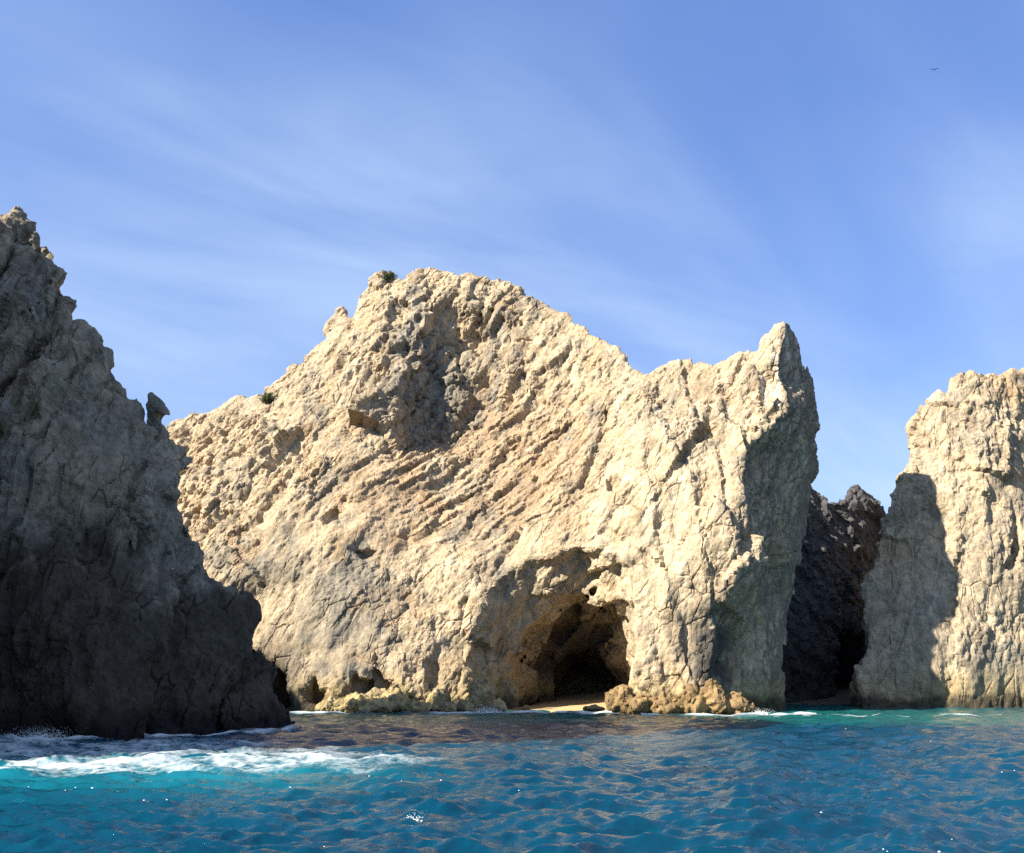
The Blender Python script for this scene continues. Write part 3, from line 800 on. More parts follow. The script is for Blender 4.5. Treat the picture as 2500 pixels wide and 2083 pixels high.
d = (0.35 + 0.65 * rm) * s4 + (0.3 + 0.7 * rm) * s5 - 0.18 * np.exp(-(e6 / 0.035) ** 2) * np.clip(0.2 + 2.2 * fbm(Vf, 0.35, 4, 29), 0, 1)
V = V + N1 * d[:, None]
Vf = V.astype(np.float32)
big = fbm(Vf, 0.16, 4, 47); mid = fbm(Vf * np.array([1, 1, 0.35], np.float32), 0.8, 4, 48)
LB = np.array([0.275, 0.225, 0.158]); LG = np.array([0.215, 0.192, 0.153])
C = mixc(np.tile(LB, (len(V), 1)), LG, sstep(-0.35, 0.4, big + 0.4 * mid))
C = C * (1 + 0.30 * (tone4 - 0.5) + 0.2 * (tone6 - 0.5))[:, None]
for p, r in (((131, 880, 52.5), (0.28, 3, 0.8)), ((12, 905, 51), (0.3, 3, 0.7)), ((212, 975, 53.5), (0.2, 3, 0.9)), ((8, 690, 53.5), (0.5, 3, 0.7)), ((230, 1010, 53), (0.15, 3, 0.6)), ((40, 1000, 51.5), (0.15, 3, 0.5))):
    C = mixc(C, np.array([0.36, 0.335, 0.29]), np.clip(blob(Vf, at(*p), r) * (0.5 + 2.5 * mid), 0, 0.7))
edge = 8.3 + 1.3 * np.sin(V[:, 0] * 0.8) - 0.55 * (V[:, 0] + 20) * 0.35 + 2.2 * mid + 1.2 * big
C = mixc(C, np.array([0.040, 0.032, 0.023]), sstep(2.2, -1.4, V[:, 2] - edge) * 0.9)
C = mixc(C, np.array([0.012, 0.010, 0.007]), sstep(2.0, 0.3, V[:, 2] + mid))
C = np.clip(C, 0.01, 1)
fc = V[Q].mean(1)
spur_x = at(335, 1400, 50)[0]
pid = np.where((fc[:, 0] > spur_x + 0.0) & (fc[:, 2] < 10.5), 2, np.where((fc[:, 0] > at(330, 1100, 53)[0]), 1, np.where(fc[:, 2] > 18.5, 0, np.where(fc[:, 2] < 2.2, 4, 3))))
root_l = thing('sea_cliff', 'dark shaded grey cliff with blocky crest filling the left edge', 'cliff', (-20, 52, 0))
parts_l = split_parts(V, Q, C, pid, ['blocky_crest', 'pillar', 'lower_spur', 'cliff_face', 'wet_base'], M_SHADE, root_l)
rg = np.random.default_rng(9)
scatter(parts_l['blocky_crest'], V, Q[pid == 0], lambda c, n: (n[:, 1] < 0.3) * np.clip(n[:, 2] + 0.2, 0, 1) * (c[:, 0] > -29), 12, 0.25, 0.6, 'grey', rg)

# the part of the same headland left of the picture, whose height keeps the face in shade
HL = [(-27.5, 34.5, 27, 4.6), (-32, 37, 36, 8.0), (-35, 44, 35.5, 8.0), (-38, 50, 33, 7.0), (-37, 53, 21, 9), (-43, 63, 15, 9), (-54, 74, 14, 12), (-38, 33, 28, 9.0), (-48, 44, 30, 13), (-60, 60, 28, 16)]
vx = 0.7
gx = np.arange(-78, -20, vx, dtype=np.float32)[:, None, None]; gy = np.arange(20, 92, vx, dtype=np.float32)[None, :, None]; gz_ = np.arange(-2.5, 46, vx, dtype=np.float32)[None, None, :]
f = None
for cx, cy, hh, rr in HL:
    rad = np.sqrt((gx - cx) ** 2 + (gy - cy) ** 2) - rr * (1.02 - 0.32 * gz_ / hh)
    g = smax(rad + 0 * gz_, gz_ - hh + 0 * gx, 3.0)
    f = g if f is None else smin(f, g, 2.5)
# stay out of the picture: nothing right of a plane just left of the view
f = smax(f, (gx + 0.60 * gy + 0.4), 0.8)
f = np.pad(f, 1, constant_values=5.0)
V, Q = surface_nets(f, (-78 - vx, 20 - vx, -2.5 - vx), vx)
Vf = V.astype(np.float32); N0 = vnormals(V, Q, 3)
s1, t1, e1, tn = plates(Vf, (5, 3, 3), 61, FR_LV, 0.6)
s2, t2, e2, _ = plates(Vf, (2.2, 1.4, 1.4), 62, FR_LV, 0.6)
V = V + N0 * (0.35 * s1 + 0.6 * t1 + 0.2 * s2 + 0.35 * t2)[:, None]
Ch = mixc(np.tile(LB, (len(V), 1)), WET, sstep(6, 2, V[:, 2]) * 0.8) * (0.85 + 0.3 * tn)[:, None]
link('headland', mesh_from('headland', V - np.array(root_l.location), Q, Ch), M_ROCK, root_l)

# hooked spire on its ridge
SPIRE = [(352, 1100), (357, 1060), (357, 1026), (359, 1003), (361, 985), (369, 974), (367, 956), (376, 950), (385, 962), (394, 968), (404, 975), (407, 988), (406, 1006), (398, 999),
         (390, 997), (384, 1001), (380, 1007), (381, 1014), (387, 1021), (394, 1029), (401, 1038), (399, 1060), (394, 1100)]
SPIRE = [(378 + (x - 378) * 0.85, 1090 + (y - 1090) * 0.92) for x, y in SPIRE]
q = np.array(pxpoly(SPIRE, 54.8))
V, Q = relief_field((q[:, 0].min() - 0.4, 53.8, q[:, 1].min() - 0.2), (q[:, 0].max() + 0.4, 56.2, q[:, 1].max() + 0.4), 0.055, lambda X, Z: 54.5 + 0.25 * np.sin(2.1 * Z + X), q, 58.0, 0.12, 0.12, None, 0.04, None, 0.06)
Vf = V.astype(np.float32)
s1, t1, _, tn = plates(Vf, (0.45, 0.3, 0.3), 651, FR_LV, 0.3)
V = V + vnormals(V, Q, 2) * (0.03 * s1 + 0.06 * t1)[:, None]
Cs = np.tile(LG, (len(V), 1)) * (0.8 + 0.4 * tn)[:, None]
sp = link('hooked_spire', mesh_from('hooked_spire', V - np.array(root_l.location), Q, Cs), M_SHADE, root_l)
sp['label'] = 'slender hooked spire of grey rock on the ridge'

# ================================================================== right cliff
OUT_R = [(3000, 905, 92), (2700, 880, 92), (2560, 895, 92), (2500, 902, 92), (2457, 903, 92), (2414, 918, 92), (2365, 919, 92), (2346, 931, 92), (2329, 953, 92), (2322, 958, 92), (2308, 957, 92), (2305, 970, 92), (2283, 980, 92),
         (2262, 1005, 92.5), (2250, 1018, 93), (2246, 1100, 93), (2243, 1121, 93), (2226, 1151, 92), (2215, 1176, 92), (2202, 1208, 92), (2188, 1249, 91), (2180, 1284, 91), (2158, 1350, 91), (2142, 1388, 91),
         (2120, 1436, 91), (2124, 1518, 90), (2126, 1578, 89), (2104, 1621, 89), (2085, 1654, 88.5), (2090, 1700, 88), (2096, 1735, 88), (2096, 2600, 88), (3000, 2600, 88)]
FR_R = [(2100, 1727, 87.5), (2200, 1726, 87.3), (2300, 1725, 87.3), (2400, 1725, 87.5), (2500, 1724, 88), (2800, 1724, 89), (2100, 1640, 88.5), (2250, 1640, 87.6), (2400, 1640, 87.6), (2500, 1640, 88),
        (2130, 1500, 91), (2250, 1500, 88.6), (2350, 1500, 88), (2500, 1500, 88.5), (2800, 1500, 89), (2210, 1200, 93), (2300, 1200, 90), (2400, 1200, 89.6), (2500, 1200, 90), (2800, 1200, 91),
        (2265, 1010, 93.5), (2350, 1000, 91.7), (2500, 1000, 92), (2800, 1000, 93), (2450, 910, 92.5), (2160, 1370, 92.5)]
tr = tps(FR_R)
P_R1 = pxpoly([(2362, 1005), (2372, 1010), (2392, 1045), (2380, 1085), (2370, 1070), (2360, 1030)], 91)
P_R2 = pxpoly([(2480, 1250), (2492, 1250), (2495, 1340), (2470, 1400), (2440, 1395), (2465, 1350)], 89)
def front_r(X, Z):
    Y = tr(X, Z)
    for p, a in ((P_R1, 2.6), (P_R2, 2.0)):
        Y = Y + np.clip(-poly_sd(X, Z, p) + 0.05, 0, 0.5) * a
    return Y
V, Q = relief_field((27, 83, -1.0), (60, 108, 35.5), 0.32, front_r, pxpoly(OUT_R), 106.0, 0.45, 0.6, None, 0.4, frame((0.2, 0, 1.0)))
Vf = V.astype(np.float32); N0 = vnormals(V, Q, 6)
FR_RV = frame((0.25, 0.05, 1.0))
h1, _ = blocks(Vf, (7.0, 4.0, 3.6), 171, FR_RV, 0.40, 0.7, 1.1)
h2, _ = blocks(Vf, (2.8, 1.7, 1.5), 72, FR_RV, 0.25, 0.38, 1.1, 0.34)
up = sstep(15, 22, V[:, 2])
d = 0.3 * slabs(Vf, (1.0, 0.1, -0.22), 3.4, 621, 0.5, 0.14) + h1 + (0.5 + 0.5 * up) * h2
V = V + N0 * d[:, None]
V, Q = refine(V, Q)
Vf = V.astype(np.float32); N1 = vnormals(V, Q, 3)
up = sstep(15, 22, V[:, 2])
rm = np.clip(0.5 + 1.5 * fbm(Vf, 0.18, 3, 79) + 0.4 * up, 0.12, 1.2)
s4, tone4 = blocks(Vf, (1.7, 1.0, 0.9), 73, FR_RV, 0.13, 0.24, 0.7, 0.34)
V = V + N1 * ((0.35 + 0.65 * rm) * s4 + 0.06 * slabs(Vf, (1.0, 0.1, -0.2), 0.9, 622, 0.8, 0.35) * rm)[:, None]
V, Q, ex = refine(V, Q, np.stack([rm, tone4], 1))
rm, tone4 = ex.T
Vf = V.astype(np.float32); N1 = vnormals(V, Q, 2)
s5, tone5 = blocks(Vf, (0.66, 0.45, 0.42), 74, FR_RV, 0.045, 0.09, 0.3, 0.34)
s6, t6, e6, tone6 = plates(Vf, (4.2, 1.7, 1.5), 75, FR_RV, 0.2)
V = V + N1 * ((0.25 + 0.85 * rm) * s5 - 0.17 * np.exp(-(e6 / 0.03) ** 2) * np.clip(0.2 + 2.2 * fbm(Vf, 0.3, 4, 24), 0, 1))[:, None]
Vf = V.astype(np.float32)
big = fbm(Vf, 0.15, 4, 77); mid = fbm(Vf, 0.6, 4, 78)
C = mixc(np.tile(CREAM * 1.02, (len(V), 1)), GREY, sstep(-0.05, 0.55, big + 0.5 * mid) * 0.5)
C = mixc(C, OCHRE, sstep(0.1, 0.5, -big) * 0.6)
C = mixc(C, GREY, sstep(0.1, 0.5, fbm(Vf, 0.4, 5, 80, 0.6)) * 0.6)
C = mixc(C, np.array([0.21, 0.165, 0.115]), sstep(0.12, 0.5, fbm(Vf * np.array([1.0, 1.0, 0.09], np.float32), 0.9, 5, 81, 0.6)) * 0.55)
C = mixc(C, GREY * 0.95, np.clip(blob(Vf, at(2440, 1620, 87), (3, 20, 2.2)) * 0.8, 0, 1))
C = mixc(C, YELL, sstep(4.2, 1.0, V[:, 2] + 1.3 * mid) * 0.6)
C = mixc(C, np.array([0.055, 0.046, 0.030]), sstep(1.5, 0.5, V[:, 2] + 0.8 * mid) * 0.9)
C *= (1 + 0.28 * (tone4 - 0.5) + 0.2 * (tone6 - 0.5))[:, None]
fc = V[Q].mean(1)
pid = np.where(fc[:, 2] > 19.5, 0, np.where(fc[:, 2] < 2.6, 2, 1))
root_r = thing('sea_cliff', 'steep cream cliff half in shadow at the right edge beyond the gap', 'cliff', (42, 93, 0))
parts_r = split_parts(V, Q, C, pid, ['crest', 'cliff_face', 'wave_cut_foot'], M_ROCK, root_r)
rg = np.random.default_rng(12)
scatter(parts_r['wave_cut_foot'], V, Q[pid == 2], lambda c, n: (n[:, 1] < 0) * np.clip(n[:, 2] + 0.3, 0, 1) * (c[:, 2] > 0.1) * (c[:, 0] < 47), 50, 0.18, 0.6, 'pale', rg)
scatter(parts_r['crest'], V, Q[pid == 0], lambda c, n: (n[:, 1] < 0.1) * np.clip(n[:, 2], 0, 1) * (c[:, 0] < 47), 40, 0.15, 0.45, 'pale', rg)

# ================================================================== dark rock behind the gap
OUT_B = [(1700, 1250, 104), (1820, 1200, 104), (1930, 1195, 104), (1968, 1203, 104), (1990, 1214, 104), (2012, 1230, 104), (2055, 1230, 104), (2060, 1219, 104), (2088, 1206, 104), (2095, 1190, 104), (2107, 1181, 104), (2120, 1190, 104), (2137, 1197, 104),
         (2158, 1214, 104), (2183, 1241, 104), (2230, 1290, 104), (2300, 1400, 104), (2300, 2600, 104), (1700, 2600, 104)]
FR_B = [(1750, 1735, 94), (1750, 1300, 94.5), (1880, 1735, 96), (2000, 1735, 99), (2100, 1735, 104), (2200, 1735, 109), (1900, 1500, 97), (2020, 1500, 101), (2100, 1500, 105), (2200, 1500, 109), (1950, 1350, 99), (2080, 1350, 103.5), (2200, 1350, 109), (1980, 1215, 101), (2107, 1190, 106), (2190, 1250, 110)]
tb = tps(FR_B)
V, Q = relief_field((17, 90, -1.0), (50, 122, 29), 0.36, lambda X, Z: tb(X, Z), pxpoly(OUT_B), 120.0, 0.4, 0.7,
                    lambda f, x, y, z: smax(f, -ell(x, y, z, (at(2085, 1700, 104)[0], 104.0, 0.0), (3.0, 9.0, 7.5)), 0.6))
Vf = V.astype(np.float32); N0 = vnormals(V, Q, 5)
FR_BD = frame((-0.75, 0.1, 0.6))
s1, t1, e1, _ = plates(Vf, (5.5, 2.4, 2.2), 81, FR_BD, 0.28)
s2, t2, e2, tone2 = plates(Vf, (2.4, 1.1, 1.0), 82, FR_BD, 0.28)
V = V + N0 * (0.35 * s1 + 0.6 * t1 + 0.2 * s2 + 0.4 * t2)[:, None]
V, Q = refine(V, Q)
Vf = V.astype(np.float32); N1 = vnormals(V, Q, 3)
s4, t4, e4, tone4 = plates(Vf, (1.2, 0.7, 0.7), 83, FR_BD, 0.28)
V = V + N1 * (0.12 * s4 + 0.25 * t4 + 0.12 * fbm(Vf, 1.0, 3, 84))[:, None]
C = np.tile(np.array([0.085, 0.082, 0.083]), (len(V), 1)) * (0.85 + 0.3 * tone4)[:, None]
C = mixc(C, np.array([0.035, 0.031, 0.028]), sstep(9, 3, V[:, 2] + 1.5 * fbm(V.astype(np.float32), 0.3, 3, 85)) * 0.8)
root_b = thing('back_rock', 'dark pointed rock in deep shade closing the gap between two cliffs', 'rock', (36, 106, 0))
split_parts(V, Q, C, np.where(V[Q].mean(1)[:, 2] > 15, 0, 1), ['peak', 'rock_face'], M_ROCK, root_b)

# ================================================================== low shore rocks
def lump_rock(name, label, blobs, vox, seed, colr, mat_key, nstones, D0, rough=1.0, grp=None):
    B = np.array(blobs, float)
    lo = (B[:, :3] - B[:, 3:4] * 1.3).min(0); hi = (B[:, :3] + B[:, 3:4] * 1.3).max(0); lo[2] = -0.6
    gx = np.arange(lo[0], hi[0], vox, dtype=np.float32)[:, None, None]; gy = np.arange(lo[1], hi[1], vox, dtype=np.float32)[None, :, None]; gz = np.arange(lo[2], hi[2], vox, dtype=np.float32)[None, None, :]
    f = None
    for x, y, z, r, sx, sy, sz in blobs:
        g = (np.sqrt(((gx - x) / sx) ** 2 + ((gy - y) / sy) ** 2 + ((gz - z) / sz) ** 2) - r) * min(sx, sy, sz)
        f = g if f is None else smin(f, g, 0.25)
    V, Q = surface_nets(np.pad(f, 1, constant_values=3.0), lo - vox, vox)
    Vf = V.astype(np.float32); N = vnormals(V, Q, 3)
    s1, tn = blocks(Vf, (1.0, 0.75, 0.65), seed, frame((0.5, 0, 0.8)), 0.22, 0.4, 0.8)
    s2, tn2 = blocks(Vf, (0.42, 0.32, 0.3), seed + 1, frame((0.3, 0.2, 0.8)), 0.08, 0.16, 0.35)
    V = V + N * (rough * (s1 + s2 + 0.06 * fbm(Vf, 1.5, 3, seed)))[:, None]
    C = np.tile(np.array(colr), (len(V), 1)) * (0.75 + 0.5 * tn)[:, None]
    C = mixc(C, np.array(colr) * 0.35, sstep(0.5, 0.05, V[:, 2] + 0.3 * fbm(Vf, 1.2, 3, seed + 2)) * 0.8)
    root = thing(name, label, 'rock', (float(B[:, 0].mean()), float(B[:, 1].mean()), 0), grp)
    body = link('body', mesh_from('body', V - np.array(root.location), Q, C), M_ROCK, root)
    rg = np.random.default_rng(seed)
    if nstones:
        scatter(root, V, Q, lambda c, n: (n[:, 1] < 0.2) * np.clip(n[:, 2] + 0.4, 0, 1) * (c[:, 2] > 0.1), nstones, 0.12, 0.34, mat_key, rg, 'stone', 0.1)
    return root
def L(px, py, D, r, sx=1, sy=1, sz=1):
    p = at(px, py, D); return (p[0], p[1], p[2], r, sx, sy, sz)
reef = lump_rock('shore_reef', 'low jagged brown reef with waves at the foot of the sunlit buttress',
          [L(1512, 1712, 75.3, 1.0, 1.0, 1.1, 1.1), L(1560, 1724, 74.6, 1.0, 1.4, 1.0, 0.75), L(1635, 1724, 74.0, 1.0, 1.7, 1.0, 0.75), L(1700, 1716, 73.4, 1.0, 1.2, 0.9, 1.0), L(1745, 1707, 73.2, 1.0, 0.85, 0.9, 1.25),
           L(1788, 1722, 73.4, 1.0, 1.1, 0.9, 0.75), L(1825, 1734, 73.6, 1.0, 0.8, 0.7, 0.45)], 0.13, 101, BROWN, 'brown', 70, 73)
pt = at(1744, 1684, 73.2)
me = icorock(99, 2, 3); me.materials.append(M_WSTONE)
o = link('round_cap', me, None, reef); o.location = pt - np.array(reef.location); o.scale = (0.42, 0.42, 0.5)
o['label'] = 'pale rounded knob topping the brown reef'
lump_rock('shore_ledge', 'low yellowish ledge at the waterline below the cracked cliff foot',
          [L(815, 1728, 76.8, 1.0, 1.3, 1.2, 0.6), L(865, 1722, 76.2, 1.0, 1.1, 1.0, 0.75), L(925, 1727, 76.0, 1.0, 1.4, 1.0, 0.45), L(965, 1712, 76.8, 1.0, 1.0, 1.0, 1.0), L(1015, 1727, 76.0, 1.0, 1.2, 1.1, 0.5), L(1070, 1718, 77.0, 1.0, 0.9, 1.0, 0.9), L(1095, 1730, 76.2, 1.0, 0.9, 0.8, 0.35)], 0.13, 111, (0.36, 0.285, 0.14), 'pale', 26, 76, 1.15)
lump_rock('shore_boulder', 'rough pointed boulder standing at the waterline left of the cave beach',
          [L(1175, 1700, 76.0, 1.0, 0.9, 0.9, 1.5), L(1155, 1725, 76.0, 1.0, 1.1, 0.9, 0.7), L(1205, 1728, 76.0, 1.0, 0.9, 0.8, 0.6)], 0.12, 121, (0.33, 0.25, 0.13), 'pale', 6, 76)
lump_rock('beach_stone', 'small flat stone on the sand in front of the cave',
          [L(1450, 1731, 77.5, 1.0, 0.85, 0.5, 0.28)], 0.08, 131, (0.22, 0.16, 0.09), 'brown', 0, 76, 0.3)
lump_rock('beach_stone', 'tiny orange stone at the left end of the cave beach',
          [L(1284, 1731, 77.0, 1.0, 0.3, 0.3, 0.3)], 0.05, 133, (0.31, 0.19, 0.075), 'brown', 0, 76, 0.2)

# ------------------------------------------------------------------ sand
def sheet(name, x0, x1, y0, y1, zf, n, colr, kind='structure'):
    xs = np.linspace(x0, x1, n); ys = np.linspace(y0, y1, n)
    X, Y = np.meshgrid(xs, ys, indexing='ij')
    P = np.stack([X.ravel(), Y.ravel(), np.zeros(n * n)], 1)
    P[:, 2] = zf(P)
    i = np.arange((n - 1) * n).reshape(n - 1, n)[:, :-1].ravel()
    F = np.stack([i, i + n, i + n + 1, i + 1], 1)
    m, nt, N, Lk, b = new_mat(name)
    geo = N.new('ShaderNodeNewGeometry'); nz = tex_noise(N, Lk, geo.outputs['Position'], 6, 8, 0.7)
    mx = N.new('ShaderNodeMix'); mx.data_type = 'RGBA'
    mx.inputs[6].default_value = (*[c * 0.8 for c in colr], 1); mx.inputs[7].default_value = (*[c * 1.15 for c in colr], 1)
    Lk.new(nz.outputs['Fac'], mx.inputs[0]); Lk.new(mx.outputs[2], b.inputs['Base Color']); b.inputs['Roughness'].default_value = 0.9
    bp = N.new('ShaderNodeBump'); bp.inputs['Strength'].default_value = 0.4; bp.inputs['Distance'].default_value = 0.1
    Lk.new(nz.outputs['Fac'], bp.inputs['Height']); Lk.new(bp.outputs[0], b.inputs['Normal'])
    o = link(name, mesh_from(name, P, F, smooth=True), m); o['kind'] = kind
    return o
sheet('sand_beach', -4.5, 13, 74.5, 98, lambda P: -0.45 + 0.10 * np.maximum(P[:, 1] - 75, 0) * (0.9 + 0.05 * (P[:, 0] - 4)) + 0.15 * fbm(P.astype(np.float32), 0.3, 3, 140) - 0.02 * np.maximum(P[:, 1] - 82, 0) * 3, 60, (0.46, 0.325, 0.165))
sheet('gap_beach', 22, 40, 90, 112, lambda P: -0.5 + 0.10 * np.maximum(P[:, 1] - 90, 0) + 0.15 * fbm(P.astype(np.float32), 0.3, 3, 141), 40, (0.10, 0.075, 0.05))

# ================================================================== bushes and bird
def bush(label, px, py, D, rx, rz, seed, nl):
    rg = np.random.default_rng(seed)
    p = at(px, py, D)
    root = thing('bush', label, 'bush', p)
    m, nt, N, Lk, b = new_mat('bush_leaf')
    oi = N.new('ShaderNodeNewGeometry'); nz = tex_noise(N, Lk, oi.outputs['Position'], 4, 2)
    mx = N.new('ShaderNodeMix'); mx.data_type = 'RGBA'; mx.inputs[6].default_value = (0.05, 0.075, 0.025, 1); mx.inputs[7].default_value = (0.13, 0.15, 0.05, 1)
    Lk.new(nz.outputs['Fac'], mx.inputs[0]); Lk.new(mx.outputs[2], b.inputs['Base Color']); b.inputs['Roughness'].default_value = 0.7
    V, F, TV, TF = [], [], [], []
    for s in range(26):                                   # twigs
        th = rg.uniform(0, 6.28); sp = rg.uniform(0.1, 1.0)
        tip = np.array([math.cos(th) * sp * rx, math.sin(th) * sp * rx * 0.8, rz * rg.uniform(0.55, 1.05) * (1.05 - 0.45 * sp)])
        base = np.array([rg.normal() * 0.08, rg.normal() * 0.08, -0.25])
        mid_ = base * 0.4 + tip * 0.6 + np.array([0, 0, -0.05])
        k = len(TV)
        for q, w in ((base, 0.022), (mid_, 0.015), (tip, 0.006)):
            for a in range(3): TV.append(q + w * np.array([math.cos(a * 2.09), math.sin(a * 2.09), 0]))
        for r in (0, 3):
            for a in range(3): TF.append([k + r + a, k + r + (a + 1) % 3, k + r + 3 + (a + 1) % 3, k + r + 3 + a])
        for _ in range(nl // 26):
            t = rg.uniform(0.35, 1.05)
            c = base * (1 - t) + tip * t + rg.normal(size=3) * 0.10 * np.array([rx, rx, rz])
            u = rg.normal(size=3); u /= np.linalg.norm(u); v = np.cross(u, rg.normal(size=3)); v /= np.linalg.norm(v)
            l, w = rg.uniform(0.06, 0.12), rg.uniform(0.02, 0.04)
            k = len(V); V += [c - u * l, c + v * w, c + u * l, c - v * w]; F.append([k, k + 1, k + 2, k + 3])
    link('leaves', mesh_from('leaves', np.array(V), np.array(F)), m, root)
    m2, _, _, _, b2 = new_mat('twig'); b2.inputs['Base Color'].default_value = (0.10, 0.075, 0.05, 1)
    link('twigs', mesh_from('twigs', np.array(TV), np.array(TF)), m2, root)
bush('green bush growing on the summit rock left of the highest point', 948, 684, 93.8, 1.1, 1.0, 3, 2600)
bush('small dark green bush on the lower left ridge of the massif', 653, 984, 92.0, 1.0, 1.1, 4, 2600)

def bird(px, py, D):
    p = at(px, py, D)
    root = thing('bird', 'small dark bird gliding high in the blue sky', 'bird', p)
    m, nt, N, Lk, b = new_mat('plumage'); b.inputs['Base Color'].default_value = (0.02, 0.02, 0.022, 1); b.inputs['Roughness'].default_value = 0.8
    # body: lathed spindle along +X (flying right), slightly towards the camera
    prof = [(-0.30, 0.005), (-0.22, 0.03), (-0.10, 0.055), (0.03, 0.06), (0.13, 0.045), (0.18, 0.036), (0.22, 0.036), (0.25, 0.026), (0.27, 0.010), (0.33, 0.003)]
    V, F = [], []
    for x, r in prof:
        for a in range(8): V.append((x, r * math.cos(a * math.pi / 4), r * math.sin(a * math.pi / 4)))
    for i in range(len(prof) - 1):
        for a in range(8): F.append((i * 8 + a, i * 8 + (a + 1) % 8, i * 8 + 8 + (a + 1) % 8, i * 8 + 8 + a))
    link('body', mesh_from('body', np.array(V), np.array(F)), m, root)
    for s in (-1, 1):
        st = [(0.0, 0.0, 0.12, -0.12, 0.035), (0.18, 0.16, 0.14, -0.12, 0.03), (0.34, 0.22, 0.13, -0.10, 0.024), (0.54, 0.16, 0.05, -0.12, 0.016), (0.74, 0.02, -0.10, -0.18, 0.006)]
        V, F = [], []
        for y, z, xf, xb, t in st:
            V += [(xf, s * y, z), ((xf + xb) / 2, s * y, z + t), (xb, s * y, z), ((xf + xb) / 2, s * y, z - t)]
        for i in range(4):
            for a in range(4): F.append((i * 4 + a, i * 4 + (a + 1) % 4, i * 4 + 4 + (a + 1) % 4, i * 4 + 4 + a))
        link('wing', mesh_from('wing', np.array(V), np.array(F)), m, root)
    T = np.array([(-0.25, 0.02, 0), (-0.25, -0.02, 0), (-0.44, -0.07, 0), (-0.44, 0.07, 0), (-0.25, 0.02, 0.012), (-0.25, -0.02, 0.012), (-0.44, -0.07, 0.006), (-0.44, 0.07, 0.006)])
    link('tail', mesh_from('tail', T, np.array([(0, 1, 2, 3), (7, 6, 5, 4), (0, 4, 5, 1), (1, 5, 6, 2), (2, 6, 7, 3), (3, 7, 4, 0)])), m, root)
    root.rotation_euler = (R(12), R(-8), R(62)); root.scale = (0.8, 0.8, 0.8)
bird(2281, 171, 120)

# ================================================================== sea
rg = np.random.default_rng(21)
NW = 120
lam = np.exp(rg.uniform(math.log(0.24), math.log(3.6), NW))
ang = R(-14) + rg.normal(size=NW) * R(30)                  # waves run towards the cliffs, from front left
kk = 2 * math.pi / lam
amp = 0.0080 * lam ** 0.66 * (1 + 0.9 * np.exp(-lam / 0.6)) * rg.uniform(0.5, 1.4, NW)
ph = rg.uniform(0, 6.28, NW)
KX, KY = kk * np.sin(ang), kk * np.cos(ang)
def waves(X, Y, cell=0.0, chop=0.3):
    Z = np.zeros_like(X); DX = np.zeros_like(X); DY = np.zeros_like(X)
    gust = 1.0
    for i in range(NW):
        th = KX[i] * X + KY[i] * Y + ph[i]
        a = amp[i] * (1 - 0.25 * sstep(52, 68, Y)) * np.clip((lam[i] / (2.2 * np.maximum(cell, 1e-3)) - 0.6), 0, 1)
        s, c = np.sin(th), np.cos(th)
        Z += a * s; DX += a * c * KX[i] / kk[i] * chop; DY += a * c * KY[i] / kk[i] * chop
    return X + DX, Y + DY, Z
def foam_zone(X, Y):
    """0..1 strength of churned white water: the backwash off the left cliff"""
    c = at(420, 1868, 33)
    P = np.stack([X.ravel(), Y.ravel(), np.zeros(X.size)], 1).astype(np.float32)
    w = fbm(P, 0.28, 3, 201).reshape(X.shape)
    yc = 33.5 + 0.05 * (X + 12) + 1.6 * w
    z1 = np.exp(-((Y - yc) / 2.8) ** 2) * sstep(-2.3, -7.5, X + 1.5 * w)
    z2 = np.exp(-((Y - 41 - 2.0 * w) / 4.0) ** 2) * sstep(-8, -13, X + 1.5 * w) * 0.75
    return np.clip(np.maximum(z1, z2), 0, 1)
NR, NCOL = 520, 430
ty = np.linspace(0, 1, NR)
yr = 8.5 * (104 / 8.5) ** ty
tx = np.linspace(-1, 1, NCOL)
X = tx[None, :] * (yr[:, None] * 0.66 + 3.0)
Y = np.repeat(yr[:, None], NCOL, 1)
cell = np.maximum((yr * 0.66 + 3) * 2 / NCOL, yr * math.log(104 / 8.5) / NR)[:, None] * np.ones_like(X)
PX, PY, PZ = waves(X, Y, cell)
fz = foam_zone(X, Y)
P = np.stack([X.ravel(), Y.ravel(), np.zeros(X.size)], 1).astype(np.float32)
PZ = PZ + fz * (0.10 + 0.22 * fbm(P, 0.7, 4, 205).reshape(X.shape))
shal = sstep(57, 66, Y + 0.10 * np.abs(X - 2)) * sstep(46, 16, X) * 1.0
shal = np.clip(shal + 0.35 * sstep(60, 72, Y), 0, 1)
idx = np.arange(NR * NCOL).reshape(NR, NCOL)
F = np.stack([idx[:-1, :-1].ravel(), idx[:-1, 1:].ravel(), idx[1:, 1:].ravel(), idx[1:, :-1].ravel()], 1)
SV = np.stack([PX.ravel(), PY.ravel(), PZ.ravel()], 1)
aer = np.clip(np.exp(-((Y - 31.5) / 5.0) ** 2) * sstep(0, -9, X) + fz * 0.5, 0, 1)
deep = sstep(24, 14, Y)
# flat sheet reaching the horizon, a little lower, below and round the wavy part
b0 = len(SV)
SV = np.concatenate([SV, np.array([(-4000, -4000, -0.9), (4000, -4000, -0.9), (4000, 6000, -0.9), (-4000, 6000, -0.9)])])
F = np.concatenate([F, np.array([[b0, b0 + 1, b0 + 2, b0 + 3]])])
ext = lambda a: np.concatenate([a.ravel(), np.zeros(4)])
m, nt, N, Lk, b = new_mat('sea_water')
geo = N.new('ShaderNodeNewGeometry')
def attr(nm):
    a = N.new('ShaderNodeAttribute'); a.attribute_name = nm; return a.outputs['Fac']
def mix(fac, a, c):
    x = N.new('ShaderNodeMix'); x.data_type = 'RGBA'
    Lk.new(fac, x.inputs[0])
    for s, v in ((6, a), (7, c)):
        if isinstance(v, tuple): x.inputs[s].default_value = v
        else: Lk.new(v, x.inputs[s])
    return x.outputs[2]
